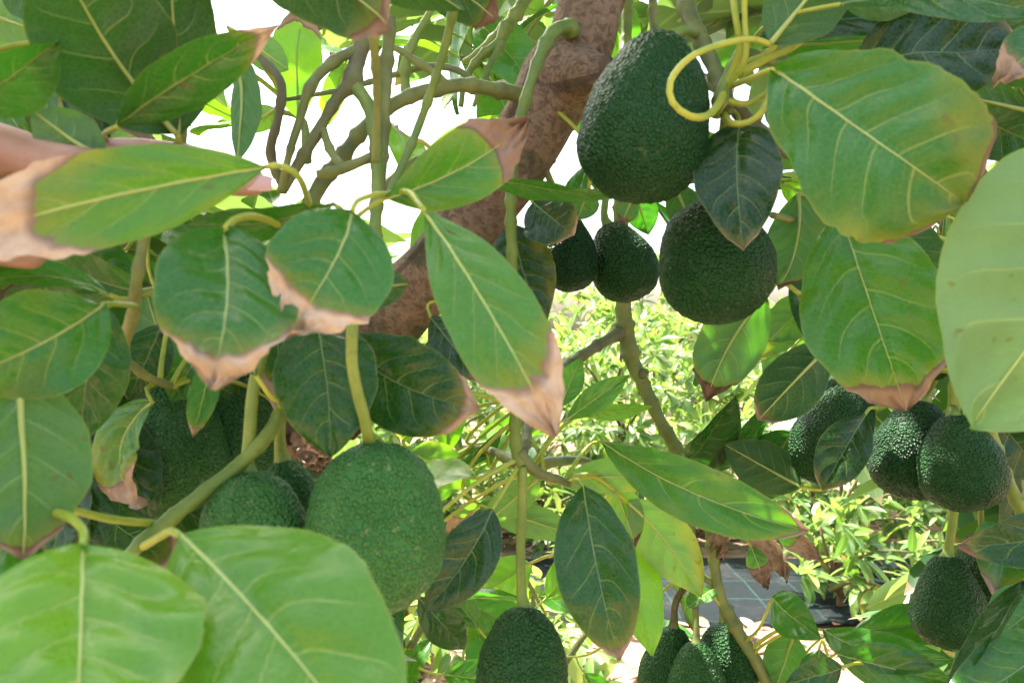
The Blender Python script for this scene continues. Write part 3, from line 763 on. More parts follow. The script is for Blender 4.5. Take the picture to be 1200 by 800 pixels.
LF((322, 128, .60), (282, 156, .62), 28, tone=.95, side=-1, burn=.86, pale=.1, petiole=[(330, 120, .62), (334, 117, .64)])
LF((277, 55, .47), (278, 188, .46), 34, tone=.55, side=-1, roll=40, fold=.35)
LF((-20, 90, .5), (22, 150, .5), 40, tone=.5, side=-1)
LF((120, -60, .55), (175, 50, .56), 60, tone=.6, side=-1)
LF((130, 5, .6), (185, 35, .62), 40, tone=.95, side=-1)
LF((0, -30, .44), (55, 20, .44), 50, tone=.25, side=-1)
# ---- long pale leaf in front of the hand
LF((312, 196, .335), (-125, 300, .265), 106, tone=.74, yel=.3, burn=.60, pale=.95, bow=-.02, bend=.05, fold=.1, a=.6, b=.52, pr=.0016, wave=.05,
   petiole=[(326, 194, .335), (345, 202, .34), (357, 222, .36), (362, 250, .44), (350, 275, .50)])
LF((392, 240, .42), (215, 262, .39), 38, tone=.28, roll=-42, bend=.08, side=1, petiole=[(405, 250, .43), (425, 285, .46), (436, 300, .48)])
LF((264, 270, .335), (248, 456, .30), 152, tone=.40, burn=.76, pale=.85, bend=.10, bow=.03, fold=.12, a=.48, b=.52, roll=-6, pr=.002,
   petiole=[(274, 258, .345), (300, 254, .37), (335, 268, .43), (345, 280, .51)])
LF((413, 249, .345), (333, 394, .32), 138, tone=.52, burn=.68, pale=.98, bow=.05, bend=.07, fold=.1, a=.5, b=.55, wave=.03,
   petiole=[(418, 236, .35), (440, 228, .38), (455, 228, .45)])
LF((375, 345, .40), (482, 332, .39), 52, tone=.15, burn=.9, pale=.2, side=-1, petiole=[(355, 345, .43), (348, 345, .48)])
LF((452, 232, .42), (618, 142, .42), 80, tone=.66, burn=.70, pale=.3, bend=.05, bow=-.06, a=.6, b=.4, yel=.15,
   petiole=[(430, 245, .425), (415, 262, .44), (425, 290, .47)])
LF((497, 247, .365), (652, 512, .335), 102, tone=.66, burn=.735, pale=.92, bend=.06, bow=.02, fold=.12, a=.62, b=.48, pr=.0017,
   petiole=[(490, 238, .375), (478, 225, .40), (458, 226, .455)])
LF((556, 206, .50), (748, 226, .52), 22, tone=.35, roll=58, burn=.92, pale=.2, wave=.1, bend=.04, side=1)
LF((625, 238, .55), (672, 276, .53), 66, tone=.0, side=1, burn=.93, pale=.7, a=.35, b=.35, wave=.12, petiole=[(617, 228, .55), (606, 222, .55)])
LF((603, 262, .57), (640, 378, .56), 72, tone=.0, side=1, yel=.3, bow=-.06, wave=.1, petiole=[(600, 250, .56), (600, 240, .55)])
LF((505, 372, .60), (566, 450, .57), 46, tone=.0, burn=.86, pale=.15, side=1)
LF((512, 395, .62), (500, 440, .62), 26, tone=.1, burn=.5, pale=.15)
# ---- centre left
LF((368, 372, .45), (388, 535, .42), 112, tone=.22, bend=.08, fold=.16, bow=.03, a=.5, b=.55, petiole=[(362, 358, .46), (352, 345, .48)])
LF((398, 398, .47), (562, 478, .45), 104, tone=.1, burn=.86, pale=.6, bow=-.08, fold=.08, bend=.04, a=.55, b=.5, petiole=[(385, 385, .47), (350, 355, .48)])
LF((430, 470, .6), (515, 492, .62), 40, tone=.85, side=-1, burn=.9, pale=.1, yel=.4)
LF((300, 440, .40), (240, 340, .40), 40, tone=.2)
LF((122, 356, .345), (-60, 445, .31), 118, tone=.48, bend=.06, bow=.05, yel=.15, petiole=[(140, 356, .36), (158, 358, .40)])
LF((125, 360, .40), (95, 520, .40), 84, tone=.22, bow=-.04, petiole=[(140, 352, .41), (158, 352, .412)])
LF((20, 430, .33), (28, 655, .31), 138, tone=.45, side=-1, roll=-12, bend=-.06, fold=-.05, b=.5, burn=.95, pale=.4, pr=.0018, petiole=[(10, 405, .34), (-20, 400, .36), (-60, 470, .35)])  # turned over so the pale underside colour imitates a sheen
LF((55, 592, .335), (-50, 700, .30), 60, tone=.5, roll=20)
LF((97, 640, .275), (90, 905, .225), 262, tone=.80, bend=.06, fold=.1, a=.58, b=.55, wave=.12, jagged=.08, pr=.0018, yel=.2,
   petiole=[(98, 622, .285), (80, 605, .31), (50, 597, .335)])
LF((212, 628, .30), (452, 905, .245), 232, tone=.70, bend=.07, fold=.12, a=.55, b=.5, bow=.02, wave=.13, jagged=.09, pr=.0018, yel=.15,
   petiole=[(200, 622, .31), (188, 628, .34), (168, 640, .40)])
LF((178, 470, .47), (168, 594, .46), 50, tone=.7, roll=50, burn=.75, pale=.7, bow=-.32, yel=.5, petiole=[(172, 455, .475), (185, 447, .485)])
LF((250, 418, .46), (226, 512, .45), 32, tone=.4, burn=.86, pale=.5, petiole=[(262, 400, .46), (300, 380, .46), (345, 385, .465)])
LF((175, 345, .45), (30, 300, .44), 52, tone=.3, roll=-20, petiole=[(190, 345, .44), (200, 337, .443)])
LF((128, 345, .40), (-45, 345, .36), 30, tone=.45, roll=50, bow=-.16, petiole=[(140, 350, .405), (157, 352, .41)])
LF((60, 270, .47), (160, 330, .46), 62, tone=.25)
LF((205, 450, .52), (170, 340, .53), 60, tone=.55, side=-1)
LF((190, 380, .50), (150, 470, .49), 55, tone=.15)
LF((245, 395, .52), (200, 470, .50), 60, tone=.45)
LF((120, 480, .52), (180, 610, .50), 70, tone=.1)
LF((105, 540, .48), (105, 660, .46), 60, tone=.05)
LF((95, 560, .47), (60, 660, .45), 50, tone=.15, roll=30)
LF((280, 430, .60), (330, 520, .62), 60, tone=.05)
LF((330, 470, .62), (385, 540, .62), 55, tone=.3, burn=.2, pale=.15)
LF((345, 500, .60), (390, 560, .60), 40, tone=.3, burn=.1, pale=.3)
# ---- upper right
LF((908, 82, .41), (1128, 236, .36), 186, tone=.52, burn=.93, pale=.25, yel=.4, bend=.06, fold=.06, a=.78, b=.40, raw=True, jagged=.13, curl=.05, wave=.06, pr=.0019,
   petiole=[(898, 84, .42), (880, 92, .45), (858, 100, .49)])
LF((1412, 118, .36), (1138, 502, .36), 285, side=-1, tone=1.0, fold=-.06, bend=-.03, a=.5, b=.52, bow=.0, pr=.002, wave=.04)
LF((985, 250, .50), (1062, 482, .46), 150, tone=.60, burn=.875, pale=.4, bend=.06, fold=.1, a=.55, b=.45, yel=.1, petiole=[(978, 243, .52), (970, 252, .60), (966, 262, .655)])
LF((867, 146, .49), (872, 292, .455), 96, tone=.04, burn=.93, pale=.6, bend=.06, a=.42, b=.55, bow=-.03, petiole=[(864, 134, .50), (855, 128, .50)])
LF((935, 226, .62), (912, 338, .60), 66, side=-1, tone=.55, burn=.88, pale=.05, yel=.2, bow=-.08, petiole=[(945, 232, .62), (952, 248, .63), (940, 257, .63)])
LF((898, 345, .64), (828, 470, .64), 74, side=-1, tone=.6, burn=.8, pale=.1, yel=.8, bow=.06, petiole=[(915, 330, .64), (938, 345, .64)])
LF((972, 404, .58), (888, 492, .56), 66, tone=.05, burn=.92, pale=.6, side=-1, bend=-.08, a=.55, b=.4, petiole=[(985, 412, .60), (1000, 425, .66), (1003, 421, .70)])  # underside faces out, its grey colour standing in for sheen on the top
LF((1013, 486, .62), (963, 574, .60), 54, tone=.0, burn=.96, pale=.6, bend=.1, a=.6, b=.5, petiole=[(1020, 478, .64), (1028, 478, .69)])
LF((1035, 255, .57), (1112, 345, .56), 62, tone=.2, side=-1, petiole=[(1022, 250, .57), (1008, 252, .56)])
LF((1000, 248, .60), (1075, 282, .62), 42, tone=.4, side=-1)
LF((1085, 300, .64), (1118, 378, .64), 40, tone=.6, side=-1)
LF((1080, 270, .66), (1075, 320, .66), 30, tone=.2)
LF((1002, 76, .50), (1205, 62, .46), 118, tone=.05, burn=.93, pale=.5, bow=.02, roll=-25, bend=.05, petiole=[(990, 74, .52), (965, 72, .565)])
LF((880, 44, .54), (1098, 28, .50), 42, tone=.1, roll=-45, bend=.08, wave=.06, petiole=[(870, 50, .53), (866, 66, .50)])
LF((890, 60, .56), (1085, 50, .53), 34, tone=.45, side=-1, roll=40)
LF((985, 5, .44), (1240, 22, .40), 48, tone=.25, roll=-50, bend=.08)
LF((1088, 58, .50), (1165, -40, .48), 80, tone=.6, side=-1)
LF((1150, 30, .47), (1260, 90, .46), 80, tone=.3, side=-1)
LF((1205, 130, .52), (1110, 108, .52), 46, tone=.3, side=-1)
LF((1130, 130, .55), (1225, 175, .53), 70, tone=.12)
LF((1230, 40, .45), (1165, 100, .43), 60, tone=.4, burn=.6, pale=.6)
LF((915, 215, .66), (965, 232, .68), 40, tone=.9, burn=.75, pale=.05, yel=.8)
LF((945, 295, .70), (965, 420, .69), 52, tone=.12)
LF((955, 345, .70), (900, 400, .70), 48, tone=.75, side=-1, burn=.9, pale=.05, yel=.4)
LF((955, 380, .72), (895, 440, .72), 52, tone=.7, side=-1, yel=.6)
LF((1112, 372, .66), (1096, 444, .70), 50, tone=.02)
LF((1125, 420, .72), (1190, 475, .72), 60, tone=.02)
LF((1160, 480, .72), (1225, 560, .72), 70, tone=.05)
# loops of long bare petioles around the top fruit are built with their leaves above the frame
LF((902, 52, .46), (1010, -80, .44), 90, tone=.3, side=-1, petiole=[(880, 46, .45), (845, 52, .44), (808, 68, .433), (786, 95, .430), (788, 120, .430), (808, 136, .432), (828, 136, .445), (842, 122, .475), (848, 108, .49)], pr=.0017)
LF((858, -12, .47), (820, -150, .46), 90, tone=.6, side=-1, petiole=[(862, 20, .47), (867, 55, .475), (858, 85, .485), (848, 105, .49)], pr=.0019)
LF((872, -15, .46), (930, -150, .45), 90, tone=.5, side=-1, petiole=[(873, 25, .465), (874, 65, .47), (862, 90, .48), (850, 105, .49)], pr=.0016)
LF((938, -15, .48), (1000, -130, .47), 90, tone=.5, side=-1, petiole=[(922, 25, .485), (903, 60, .49), (880, 72, .495), (866, 78, .50)], pr=.002)
LF((990, 8, .48), (1120, -60, .46), 80, tone=.4, side=-1, petiole=[(965, 25, .485), (930, 55, .49), (900, 68, .49), (865, 88, .49)], pr=.0019)
LF((905, 100, .47), (960, 160, .49), 60, tone=.6, side=-1, petiole=[(895, 128, .47), (878, 143, .475), (858, 145, .48), (848, 135, .49)], pr=.0017)
LF((915, 95, .5), (970, 120, .52), 50, tone=.6, side=-1, petiole=[(900, 108, .49), (875, 122, .49), (852, 118, .49)], pr=.0016)
# ---- around the two dark fruit
LF((790, 215, .60), (815, 275, .60), 40, tone=.25, side=-1)
LF((745, 228, .70), (760, 275, .72), 38, tone=.4, side=-1)
LF((712, 175, .68), (700, 225, .68), 40, tone=.3)
LF((690, 222, .62), (676, 258, .63), 36, tone=.5, side=-1)
LF((820, 170, .62), (800, 215, .64), 44, tone=.3)
LF((742, 232, .60), (728, 262, .60), 26, tone=.6, burn=.7, pale=.2, side=-1)
# ---- lower centre window
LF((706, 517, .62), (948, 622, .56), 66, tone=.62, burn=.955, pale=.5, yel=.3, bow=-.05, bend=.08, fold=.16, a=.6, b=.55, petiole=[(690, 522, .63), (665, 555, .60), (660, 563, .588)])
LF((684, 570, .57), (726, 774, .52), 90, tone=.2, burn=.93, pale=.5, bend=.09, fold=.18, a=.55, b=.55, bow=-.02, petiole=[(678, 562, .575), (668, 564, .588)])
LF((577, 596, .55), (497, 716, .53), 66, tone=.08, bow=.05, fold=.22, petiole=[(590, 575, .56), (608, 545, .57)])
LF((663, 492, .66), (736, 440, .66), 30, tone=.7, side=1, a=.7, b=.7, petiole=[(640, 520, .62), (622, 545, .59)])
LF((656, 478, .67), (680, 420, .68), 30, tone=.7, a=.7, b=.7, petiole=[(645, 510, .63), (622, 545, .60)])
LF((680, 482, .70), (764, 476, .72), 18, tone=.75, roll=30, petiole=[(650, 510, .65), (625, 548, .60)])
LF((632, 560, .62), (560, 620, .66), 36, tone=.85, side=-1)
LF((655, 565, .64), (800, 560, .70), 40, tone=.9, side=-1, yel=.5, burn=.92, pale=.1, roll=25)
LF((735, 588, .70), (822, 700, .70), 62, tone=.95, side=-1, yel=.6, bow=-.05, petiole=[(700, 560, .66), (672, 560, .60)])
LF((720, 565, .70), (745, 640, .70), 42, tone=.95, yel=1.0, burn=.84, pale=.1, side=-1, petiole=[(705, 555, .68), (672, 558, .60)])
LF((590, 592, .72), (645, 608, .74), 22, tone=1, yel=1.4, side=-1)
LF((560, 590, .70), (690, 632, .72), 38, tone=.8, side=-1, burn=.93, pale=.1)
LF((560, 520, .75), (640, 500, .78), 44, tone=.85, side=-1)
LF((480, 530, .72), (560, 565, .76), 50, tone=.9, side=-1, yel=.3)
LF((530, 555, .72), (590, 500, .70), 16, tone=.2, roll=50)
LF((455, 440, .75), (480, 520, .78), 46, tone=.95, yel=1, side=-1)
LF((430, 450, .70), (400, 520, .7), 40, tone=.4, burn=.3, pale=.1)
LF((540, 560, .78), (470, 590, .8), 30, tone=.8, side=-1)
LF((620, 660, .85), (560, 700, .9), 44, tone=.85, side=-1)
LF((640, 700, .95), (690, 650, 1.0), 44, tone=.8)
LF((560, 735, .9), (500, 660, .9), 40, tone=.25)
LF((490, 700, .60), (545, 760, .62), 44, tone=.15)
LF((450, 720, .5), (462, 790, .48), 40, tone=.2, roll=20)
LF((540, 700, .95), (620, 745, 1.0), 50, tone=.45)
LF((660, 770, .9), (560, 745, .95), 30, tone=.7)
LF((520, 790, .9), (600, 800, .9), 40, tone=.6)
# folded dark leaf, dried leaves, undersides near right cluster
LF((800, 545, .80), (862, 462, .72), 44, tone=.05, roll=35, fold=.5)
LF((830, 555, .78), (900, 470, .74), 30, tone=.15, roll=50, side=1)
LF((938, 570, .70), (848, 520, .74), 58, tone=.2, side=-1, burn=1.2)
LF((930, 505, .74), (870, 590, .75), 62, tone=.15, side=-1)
for (bx, by, tx, ty, wv, bn) in [(850, 600, 842, 662, 24, .0), (875, 600, 925, 672, 30, .3), (905, 606, 962, 655, 24, .4)]:
    LF((bx, by, .78), (tx, ty, .80), wv, tone=.5, burn=bn, pale=.35, yel=.8, wave=.2, fold=.45, roll=20, label='shrivelled brown hanging leaf', maxatt=.12)
# lower right
LF((905, 700, .72), (962, 748, .66), 46, tone=.55, side=1, roll=15, bend=.1, petiole=[(890, 735, .74), (872, 752, .775)])
LF((965, 738, .70), (1118, 772, .62), 44, tone=.5, bow=-.1, roll=-20, petiole=[(935, 735, .72), (895, 755, .76), (882, 768, .77)])
LF((1000, 738, .86), (1135, 712, .88), 46, tone=.42, bow=-.06, roll=-15)
LF((980, 765, .66), (1118, 800, .62), 52, tone=.38, bow=.0, roll=10, petiole=[(945, 790, .70), (905, 812, .768)])
LF((985, 782, .62), (920, 800, .60), 38, tone=.15, roll=-20)
LF((930, 745, .74), (905, 820, .76), 48, tone=.45, side=-1)
LF((960, 760, .72), (955, 820, .72), 40, tone=.3)
LF((1235, 745, .60), (1098, 830, .56), 80, tone=.3, bow=.05)
LF((1200, 680, .62), (1105, 815, .58), 26, tone=.1, roll=50, bow=.12, fold=.5)
LF((1290, 600, .62), (1118, 640, .60), 62, tone=.12, burn=.94, pale=.1, bow=.06)
LF((1230, 700, .68), (1150, 760, .66), 70, tone=.35)
LF((1190, 765, .90), (1120, 705, .90), 50, tone=.6, side=-1)
LF((1060, 555, .78), (1110, 580, .76), 36, tone=.8, yel=.7, burn=.7, pale=.1)
LF((838, 690, .77), (805, 712, .74), 22, tone=.7, roll=40, petiole=[(838, 700, .78), (846, 712, .787)])
LF((880, 640, .78), (900, 690, .77), 26, tone=.6, burn=.5, pale=.2, yel=.6)

# ---- sprays of further leaves inside the crown
def spray(start, end, n, size=(0.10, 0.15), tone=(.2, .7), seed=0, burnp=.25, mat='twig', side=None, down=.35):
    rnd = random.Random(seed)
    A, E = V3(start), V3(end)
    pts = [A, A.lerp(E, .5) + Vector((rnd.uniform(-.02, .02), rnd.uniform(-.02, .02), .02)), E]
    pp, rr = catmull(pts, [0.005, 0.0038, 0.002], 0.008)
    v, f, uv = tube_geo(pp, rr, 7, .12, seed, 60)
    mesh_obj('twig', [x - TO for x in v], f, M[mat], tree, (0, 0, 0), uv)
    twig_pts.extend(zip(pp, rr))
    ax = (E - A).normalized()
    for i in range(n):
        t = (i + .6) / n; q = A.lerp(E, t)
        rv = Vector((rnd.gauss(0, 1), rnd.gauss(0, 1), rnd.gauss(0, 1))).normalized()
        d = (ax * .6 + rv * .9 + Vector((0, 0, -down))).normalized()
        L = rnd.uniform(*size); B = q + d * rnd.uniform(.02, .035)
        Nn = Vector((rnd.gauss(0, .45), rnd.gauss(0, .45) - .25, 1))
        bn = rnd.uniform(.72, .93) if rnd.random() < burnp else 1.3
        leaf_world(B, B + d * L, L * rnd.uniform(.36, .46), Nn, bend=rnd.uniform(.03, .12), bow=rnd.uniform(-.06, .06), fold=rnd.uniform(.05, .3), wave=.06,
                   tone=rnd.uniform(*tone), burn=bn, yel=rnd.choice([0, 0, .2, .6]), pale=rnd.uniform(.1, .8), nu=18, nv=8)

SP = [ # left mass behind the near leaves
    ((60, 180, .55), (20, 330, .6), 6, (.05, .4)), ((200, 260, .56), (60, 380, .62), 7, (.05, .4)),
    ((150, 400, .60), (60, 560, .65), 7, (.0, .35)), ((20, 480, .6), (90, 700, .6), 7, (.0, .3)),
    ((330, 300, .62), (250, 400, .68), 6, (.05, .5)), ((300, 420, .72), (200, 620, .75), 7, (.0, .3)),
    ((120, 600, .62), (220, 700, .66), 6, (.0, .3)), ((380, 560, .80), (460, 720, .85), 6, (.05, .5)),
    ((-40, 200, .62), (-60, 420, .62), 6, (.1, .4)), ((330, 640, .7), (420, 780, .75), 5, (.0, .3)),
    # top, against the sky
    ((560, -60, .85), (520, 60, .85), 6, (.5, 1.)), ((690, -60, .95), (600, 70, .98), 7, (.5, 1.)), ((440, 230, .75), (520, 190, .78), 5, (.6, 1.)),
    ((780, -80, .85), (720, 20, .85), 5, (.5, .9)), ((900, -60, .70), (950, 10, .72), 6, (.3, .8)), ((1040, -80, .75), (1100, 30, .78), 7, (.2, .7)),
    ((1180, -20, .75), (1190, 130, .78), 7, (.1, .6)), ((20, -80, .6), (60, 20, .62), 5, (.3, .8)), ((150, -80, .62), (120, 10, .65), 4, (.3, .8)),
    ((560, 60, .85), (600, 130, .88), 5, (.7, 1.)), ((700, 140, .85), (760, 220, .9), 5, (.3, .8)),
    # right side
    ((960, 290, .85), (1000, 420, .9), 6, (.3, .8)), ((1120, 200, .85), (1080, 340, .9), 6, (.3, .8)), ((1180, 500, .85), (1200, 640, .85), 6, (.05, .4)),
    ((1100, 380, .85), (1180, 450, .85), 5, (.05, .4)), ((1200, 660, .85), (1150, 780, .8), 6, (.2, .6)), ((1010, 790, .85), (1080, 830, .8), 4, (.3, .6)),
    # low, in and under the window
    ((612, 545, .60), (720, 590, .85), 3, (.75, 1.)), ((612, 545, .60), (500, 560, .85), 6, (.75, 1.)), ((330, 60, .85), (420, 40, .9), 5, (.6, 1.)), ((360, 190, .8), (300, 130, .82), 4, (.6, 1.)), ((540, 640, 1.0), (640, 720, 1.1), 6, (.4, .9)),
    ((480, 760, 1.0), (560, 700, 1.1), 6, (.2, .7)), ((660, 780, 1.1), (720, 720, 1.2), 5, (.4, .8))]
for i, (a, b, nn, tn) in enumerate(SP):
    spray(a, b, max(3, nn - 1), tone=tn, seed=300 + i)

# crown above the picture: unseen, its extent shaped to shade the fruit below
R = np.random.default_rng(77)
n = 4200
cy = R.uniform(0.46, 1.02, n); cx = R.uniform(-2.0, 1.6, n)
floor_z = CAMZ + 0.30 + 0.47 * np.clip(cy, 0, 9) + 0.05
cz = floor_z + R.random(n) ** 1.2 * 1.1
ext = R.uniform(0, 1, n) < .4; cy = np.where(ext & (cx > .02), R.uniform(1.0, 1.55, n), cy)
floor_z = CAMZ + 0.30 + 0.47 * np.clip(cy, 0, 9) + 0.05; cz = floor_z + R.random(n) ** 1.2 * 1.1
clump = np.array([mnoise.noise(Vector((x * 2.2, y * 2.2, z * 2.2))) for x, y, z in zip(cx, cy, cz)])
k = clump > -0.30
base = np.stack([cx, cy, cz], 1)[k]
def mass(px0, px1, py0, py1, d0, d1, n):
    d = R.uniform(d0, d1, n); px = R.uniform(px0, px1, n); py = R.uniform(py0, py1, n)
    return np.stack([(px - 600) / FPX * d, d, CAMZ + (400 - py) / FPX * d], 1)
base = np.concatenate([base, mass(-250, 400, 220, 900, .85, 1.6, 900), mass(-250, 200, -60, 220, .8, 1.5, 160), mass(960, 1400, 150, 520, 1.0, 1.7, 260), mass(1080, 1450, 520, 900, 1.0, 1.6, 220),
                       mass(820, 1300, -80, 60, .95, 1.6, 200), mass(420, 800, -90, 40, 1.0, 1.6, 90)])
n = len(base)
dr = R.normal(0, 1, (n, 3)); dr[:, 2] = dr[:, 2] * .4 - .25
nm = R.normal(0, .4, (n, 3)); nm[:, 2] += 1
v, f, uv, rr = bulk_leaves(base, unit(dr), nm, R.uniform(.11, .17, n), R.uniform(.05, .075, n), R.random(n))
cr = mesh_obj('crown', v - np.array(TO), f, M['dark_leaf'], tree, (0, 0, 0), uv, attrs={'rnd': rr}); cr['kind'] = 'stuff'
top = V3(limb[0])
for i, (x, y, z) in enumerate([(-1.2, .6, 2.35), (-.5, .9, 2.6), (.6, .9, 2.6), (1.3, .7, 2.4), (.9, -.1, 2.2), (-.9, 0, 2.2), (.1, .6, 2.8)]):
    tube('limb', [top, top.lerp(Vector((x, y, z)), .5) + Vector((0, 0, .12)), Vector((x, y, z))], [.022, .016, .005], M['bark'], tree, TO, 10, .03, .1, i, 20)

# ------------------------------------------------------------------ AVOCADOS
NS, NR = 128, 92
def avo_template(kind, seed):
    """unit fruit: z from 0 (stem) to -1 (blossom end), max radius 0.5"""
    prof = {'egg': [(0, .0), (.015, .13), (.06, .22), (.15, .31), (.30, .41), (.46, .475), (.62, .50), (.76, .475), (.88, .385), (.95, .26), (.985, .14), (1, 0)],
            'pear': [(0, .0), (.015, .12), (.05, .195), (.13, .265), (.26, .345), (.42, .43), (.58, .485), (.71, .50), (.84, .44), (.93, .315), (.98, .165), (1, 0)],
            'round': [(0, .0), (.015, .15), (.06, .26), (.15, .365), (.30, .455), (.46, .495), (.58, .50), (.72, .47), (.85, .385), (.94, .255), (.983, .14), (1, 0)]}[kind]
    pv = [Vector((a, b, 0)) for a, b in prof]
    cur, _ = catmull(pv, [0] * len(pv), 0.004)
    cs = np.array([(p.x, max(p.y, 0)) for p in cur])
    arc = np.concatenate([[0], np.cumsum(np.linalg.norm(np.diff(cs, axis=0), axis=1))])
    tt = np.linspace(0, arc[-1], NR + 1)
    zz = np.interp(tt, arc, cs[:, 0]); rr = np.interp(tt, arc, cs[:, 1]); rr[0] = rr[-1] = 0.0005
    verts, peb = [], []
    ofs = Vector((seed * 3.7, seed * 1.3, 0))
    for i in range(NR + 1):
        dr_ = (rr[min(i + 1, NR)] - rr[max(i - 1, 0)]); dz = (zz[min(i + 1, NR)] - zz[max(i - 1, 0)])
        nl = math.hypot(dr_, dz) or 1
        for k in range(NS):
            a = 2 * math.pi * k / NS; ca, sa = math.cos(a), math.sin(a)
            p = Vector((ca * rr[i], sa * rr[i], -zz[i] * 1.25))
            d = mnoise.voronoi(p * 15 + ofs)[0]
            h = max(0.0, min(1.0, (d[1] - d[0]) * 1.9))
            big = mnoise.noise(p * 3.2 + ofs) * 0.022 * min(1, rr[i] * 5)
            disp = (h - .5) * 0.010 * min(1, rr[i] * 7) + big
            nx_, nz_ = dz / nl, dr_ / nl
            r = rr[i] + disp * nx_
            verts.append((ca * r, sa * r, -zz[i] + disp * nz_)); peb.append(h)
    faces = []
    for i in range(NR):
        for k in range(NS):
            q = i * NS + k; q2 = i * NS + (k + 1) % NS
            faces.append((q, q + NS, q2 + NS, q2))
    return np.array(verts), faces, np.array(peb)
TPL = {'egg': avo_template('egg', 1), 'pear': avo_template('pear', 2), 'round': avo_template('round', 3)}

def AV(top, bot, wpx, kind, label, tone=0.1, stem=None, sr=.0030, spin=0.0, stem_mat='stem', group=None):
    A, Bm = V3(top), V3(bot); ax = Bm - A; L = ax.length
    Zd = -(ax.normalized()); X = Zd.orthogonal().normalized(); X = (Vector((0, 1, 0)).cross(Zd)).normalized(); Y = Zd.cross(X)
    W = wpx / FPX * (top[2] + bot[2]) / 2
    tv, tf, tp = TPL[kind]
    cs, sn = math.cos(spin), math.sin(spin)
    x = (tv[:, 0] * cs - tv[:, 1] * sn) * W; y = (tv[:, 0] * sn + tv[:, 1] * cs) * W; z = tv[:, 2] * L
    vv = x[:, None] * np.array(X) + y[:, None] * np.array(Y) + z[:, None] * np.array(Zd)
    o = mesh_obj('avocado', vv, tf, M['avocado'], None, A, attrs={'peb': tp})
    o.color = (0, tone, 0, 1)
    tag(o, label, 'avocado', group)
    pts = [-Zd * 0.004] + ([V3(p) - A for p in stem] if stem else [Zd * .02, Zd * .035])
    n = len(pts)
    rad = [sr * 1.55, sr * 1.05] + [sr] * (n - 2)
    pa, ra = catmull(pts, rad, .004)
    # flared button where the stem enters the fruit
    v, f, uv = tube_geo(pa, [r * (1 + .5 * math.exp(-i * 1.1)) for i, r in enumerate(ra)], 10, .08, wpx, 90)
    mesh_obj('stem', v, f, M[stem_mat], o, (0, 0, 0), uv)
    return o

AV((778, 44, .50), (738, 232, .48), 150, 'egg', 'large dark green avocado hanging against the thick brown limb', .12, [(800, 36, .505), (818, 42, .525)], spin=.4)
AV((828, 236, .56), (848, 380, .545), 132, 'round', 'plump dark avocado half covered by a dark leaf tip', .14, [(830, 215, .56), (845, 170, .53), (850, 135, .50)], spin=1.1)
AV((712, 262, .70), (746, 352, .70), 78, 'egg', 'small dark avocado between two fruit, above a bare bent stem', .10, [(708, 250, .705), (715, 215, .74), (732, 190, .80)], spin=2.)
AV((660, 248, .68), (672, 342, .68), 66, 'egg', 'shaded black green avocado tucked behind a small round veined leaf', .0, [(655, 235, .68), (640, 200, .66), (625, 160, .64)], spin=2.6)
AV((443, 518, .43), (436, 722, .415), 164, 'round', 'large pale green avocado hanging on a straight yellow green stem', .85, [(436, 528, .43), (427, 490, .415), (413, 430, .402), (414, 370, .402), (420, 335, .43), (437, 298, .48)], sr=.0030, spin=.9)
AV((292, 553, .435), (302, 690, .42), 122, 'round', 'pale green avocado half hidden below by a broad glossy leaf', .72, [(290, 545, .435), (293, 500, .435), (300, 440, .44), (320, 390, .455), (346, 380, .465)], sr=.0034, spin=1.9)
AV((332, 538, .475), (346, 640, .47), 78, 'egg', 'green avocado squeezed between two paler green avocados', .5, [(328, 520, .47), (330, 480, .455), (338, 455, .452)], spin=.2)
AV((192, 448, .56), (212, 602, .54), 128, 'egg', 'shaded avocado behind a curled yellow leaf with brown edge', .38, [(190, 435, .56), (205, 420, .54), (240, 395, .52), (300, 350, .48), (345, 340, .48)], spin=1.3)
AV((280, 440, .60), (262, 585, .58), 118, 'egg', 'shaded avocado behind the diagonal green shoot', .28, [(290, 420, .59), (320, 380, .54), (348, 350, .485)], spin=2.2)
AV((615, 710, .565), (610, 838, .55), 108, 'egg', 'single low avocado on a long straight yellow green stem', .22, [(612, 700, .566), (610, 650, .568), (612, 590, .57), (612, 546, .57)], sr=.0034, spin=.5)
GB = 'trio of avocados on browned stems'
AV((790, 734, .80), (778, 848, .79), 74, 'egg', 'avocado at the mat-side end of a trio hanging on browned stems', .2, [(790, 725, .80), (792, 705, .80), (804, 685, .795), (815, 670, .79)], sr=.0034, spin=.7, stem_mat='dark_stem', group=GB)
AV((816, 752, .765), (818, 862, .755), 76, 'egg', 'middle avocado of a trio hanging on browned stems', .32, [(816, 740, .768), (815, 705, .78), (816, 672, .79)], sr=.0032, spin=1.7, stem_mat='dark_stem', group=GB)
AV((848, 728, .80), (856, 815, .79), 76, 'egg', 'avocado of a trio touching the leafy stem with yellow petioles', .2, [(848, 720, .80), (848, 702, .80), (835, 684, .795), (818, 672, .79)], sr=.0034, spin=2.7, stem_mat='dark_stem', group=GB)
AV((1006, 428, .72), (955, 566, .69), 88, 'pear', 'long necked dark avocado crossed by a small glossy dark leaf', .14, [(1008, 420, .72), (1004, 415, .71), (1000, 418, .70)], spin=.3)
AV((1082, 470, .73), (1058, 584, .72), 96, 'egg', 'dark avocado pressed behind its twin under a scorched leaf tip', .06, [(1086, 460, .73), (1095, 445, .71), (1095, 431, .69)], spin=1.2)
AV((1118, 486, .68), (1134, 600, .67), 96, 'egg', 'avocado in front of its twin beside a knobbly green shoot', .16, [(1117, 478, .683), (1116, 488, .69), (1122, 450, .685)], spin=2.2)
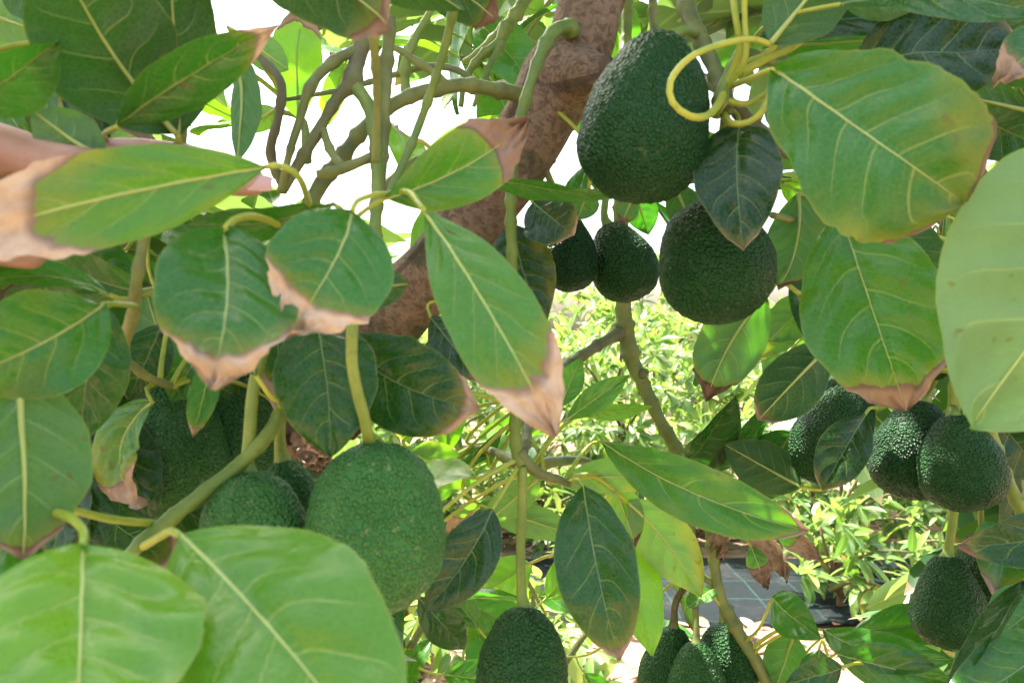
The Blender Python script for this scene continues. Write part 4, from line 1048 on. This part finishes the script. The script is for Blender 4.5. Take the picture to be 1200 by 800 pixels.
AV((1110, 650, .80), (1114, 760, .79), 86, 'pear', 'pear shaped avocado on a thick green stem above a drooping leaf', .2, [(1112, 640, .80), (1118, 600, .79), (1122, 560, .77), (1135, 500, .73), (1130, 415, .69)], sr=.0042, spin=.8)
AV((1152, 622, .86), (1178, 708, .84), 92, 'egg', 'avocado behind the pear shaped one, under a dark leaf', .16, [(1150, 612, .86), (1150, 580, .82), (1165, 535, .70), (1168, 528, .675)], spin=1.8)

# ------------------------------------------------------------------ HAND behind the long pale leaf
def hand():
    root_p = V3((-70, 175, .385))
    bonesV, bonesE, rad = [], [], []
    def add(p, r, par=None):
        bonesV.append(p - root_p); rad.append(r); i = len(bonesV) - 1
        if par is not None: bonesE.append((par, i))
        return i
    wrist = add(V3((-150, 185, .38)), .026)
    palm = add(V3((-75, 190, .385)), .034, wrist)
    fore = add(V3((-330, 250, .33)), .036, wrist); fore2 = add(V3((-620, 420, .25)), .045, fore)
    chains = [  # (points with radius)
        [((-5, 170, .375), .0125), ((62, 190, .372), .0098), ((150, 202, .37), .0092), ((235, 206, .37), .0085), ((290, 213, .372), .0078), ((312, 215, .373), .0062)],
        [((-5, 185, .40), .012), ((70, 186, .405), .0098), ((160, 180, .41), .0092), ((230, 188, .41), .0084), ((262, 200, .405), .0065)],
        [((-15, 200, .41), .012), ((50, 215, .42), .0098), ((120, 222, .425), .0092), ((165, 232, .415), .0080), ((180, 240, .405), .006)],
        [((-25, 232, .41), .011), ((20, 245, .42), .0088), ((70, 250, .425), .0080), ((100, 258, .415), .0070), ((108, 266, .407), .0055)],
        [((-85, 250, .37), .0135), ((-25, 280, .365), .0105), ((30, 295, .37), .0095), ((58, 298, .375), .007)]]
    tips = []
    for ci, ch in enumerate(chains):
        par = palm
        for p, r in ch: par = add(V3(p), r, par)
        tips.append(par)
    me = bpy.data.meshes.new('person'); me.from_pydata([tuple(v) for v in bonesV], bonesE, [])
    o = bpy.data.objects.new('person', me); C.objects.link(o); o.location = root_p
    mod = o.modifiers.new('skin', 'SKIN'); mod.use_smooth_shade = True
    for i, sv in enumerate(me.skin_vertices[0].data):
        sv.radius = (rad[i], rad[i]); sv.use_root = (i == palm)
    sub = o.modifiers.new('smooth', 'SUBSURF'); sub.levels = 2; sub.render_levels = 2
    me.materials.append(M['skin'])
    tag(o, 'bare hand reaching in behind the long yellow green leaf', 'person')
    # sleeve round the forearm, out of the picture
    a, b = V3((-380, 280, .31)) - root_p, V3((-640, 430, .245)) - root_p
    tube('sleeve', [a, a.lerp(b, .5), b], [.044, .048, .053], M['sleeve'], o, Vector((0, 0, 0)), 20, .01, .06, 5, 30)
    # nail of the forefinger
    q = V3((304, 212, .3665)) - root_p
    nv_, nf_ = [], []
    ux = (V3((312, 215, .373)) - V3((290, 213, .372))).normalized(); uz = Vector((0, -1, .25)).normalized(); uy = uz.cross(ux)
    for i in range(5):
        for k in range(5):
            s_, t_ = -1 + i / 2, -1 + k / 2
            nv_.append(q + ux * (s_ * .0055) + uy * (t_ * .0042 * (1 - .25 * max(0, s_) ** 2)) + uz * (-.0016 * t_ * t_ - .0006))
    for i in range(4):
        for k in range(4):
            c = i * 5 + k; nf_.append((c, c + 1, c + 6, c + 5))
    mesh_obj('nail', nv_, nf_, M['nail'], o)
hand()
print('leaves on the front tree:', leaf_count[0])
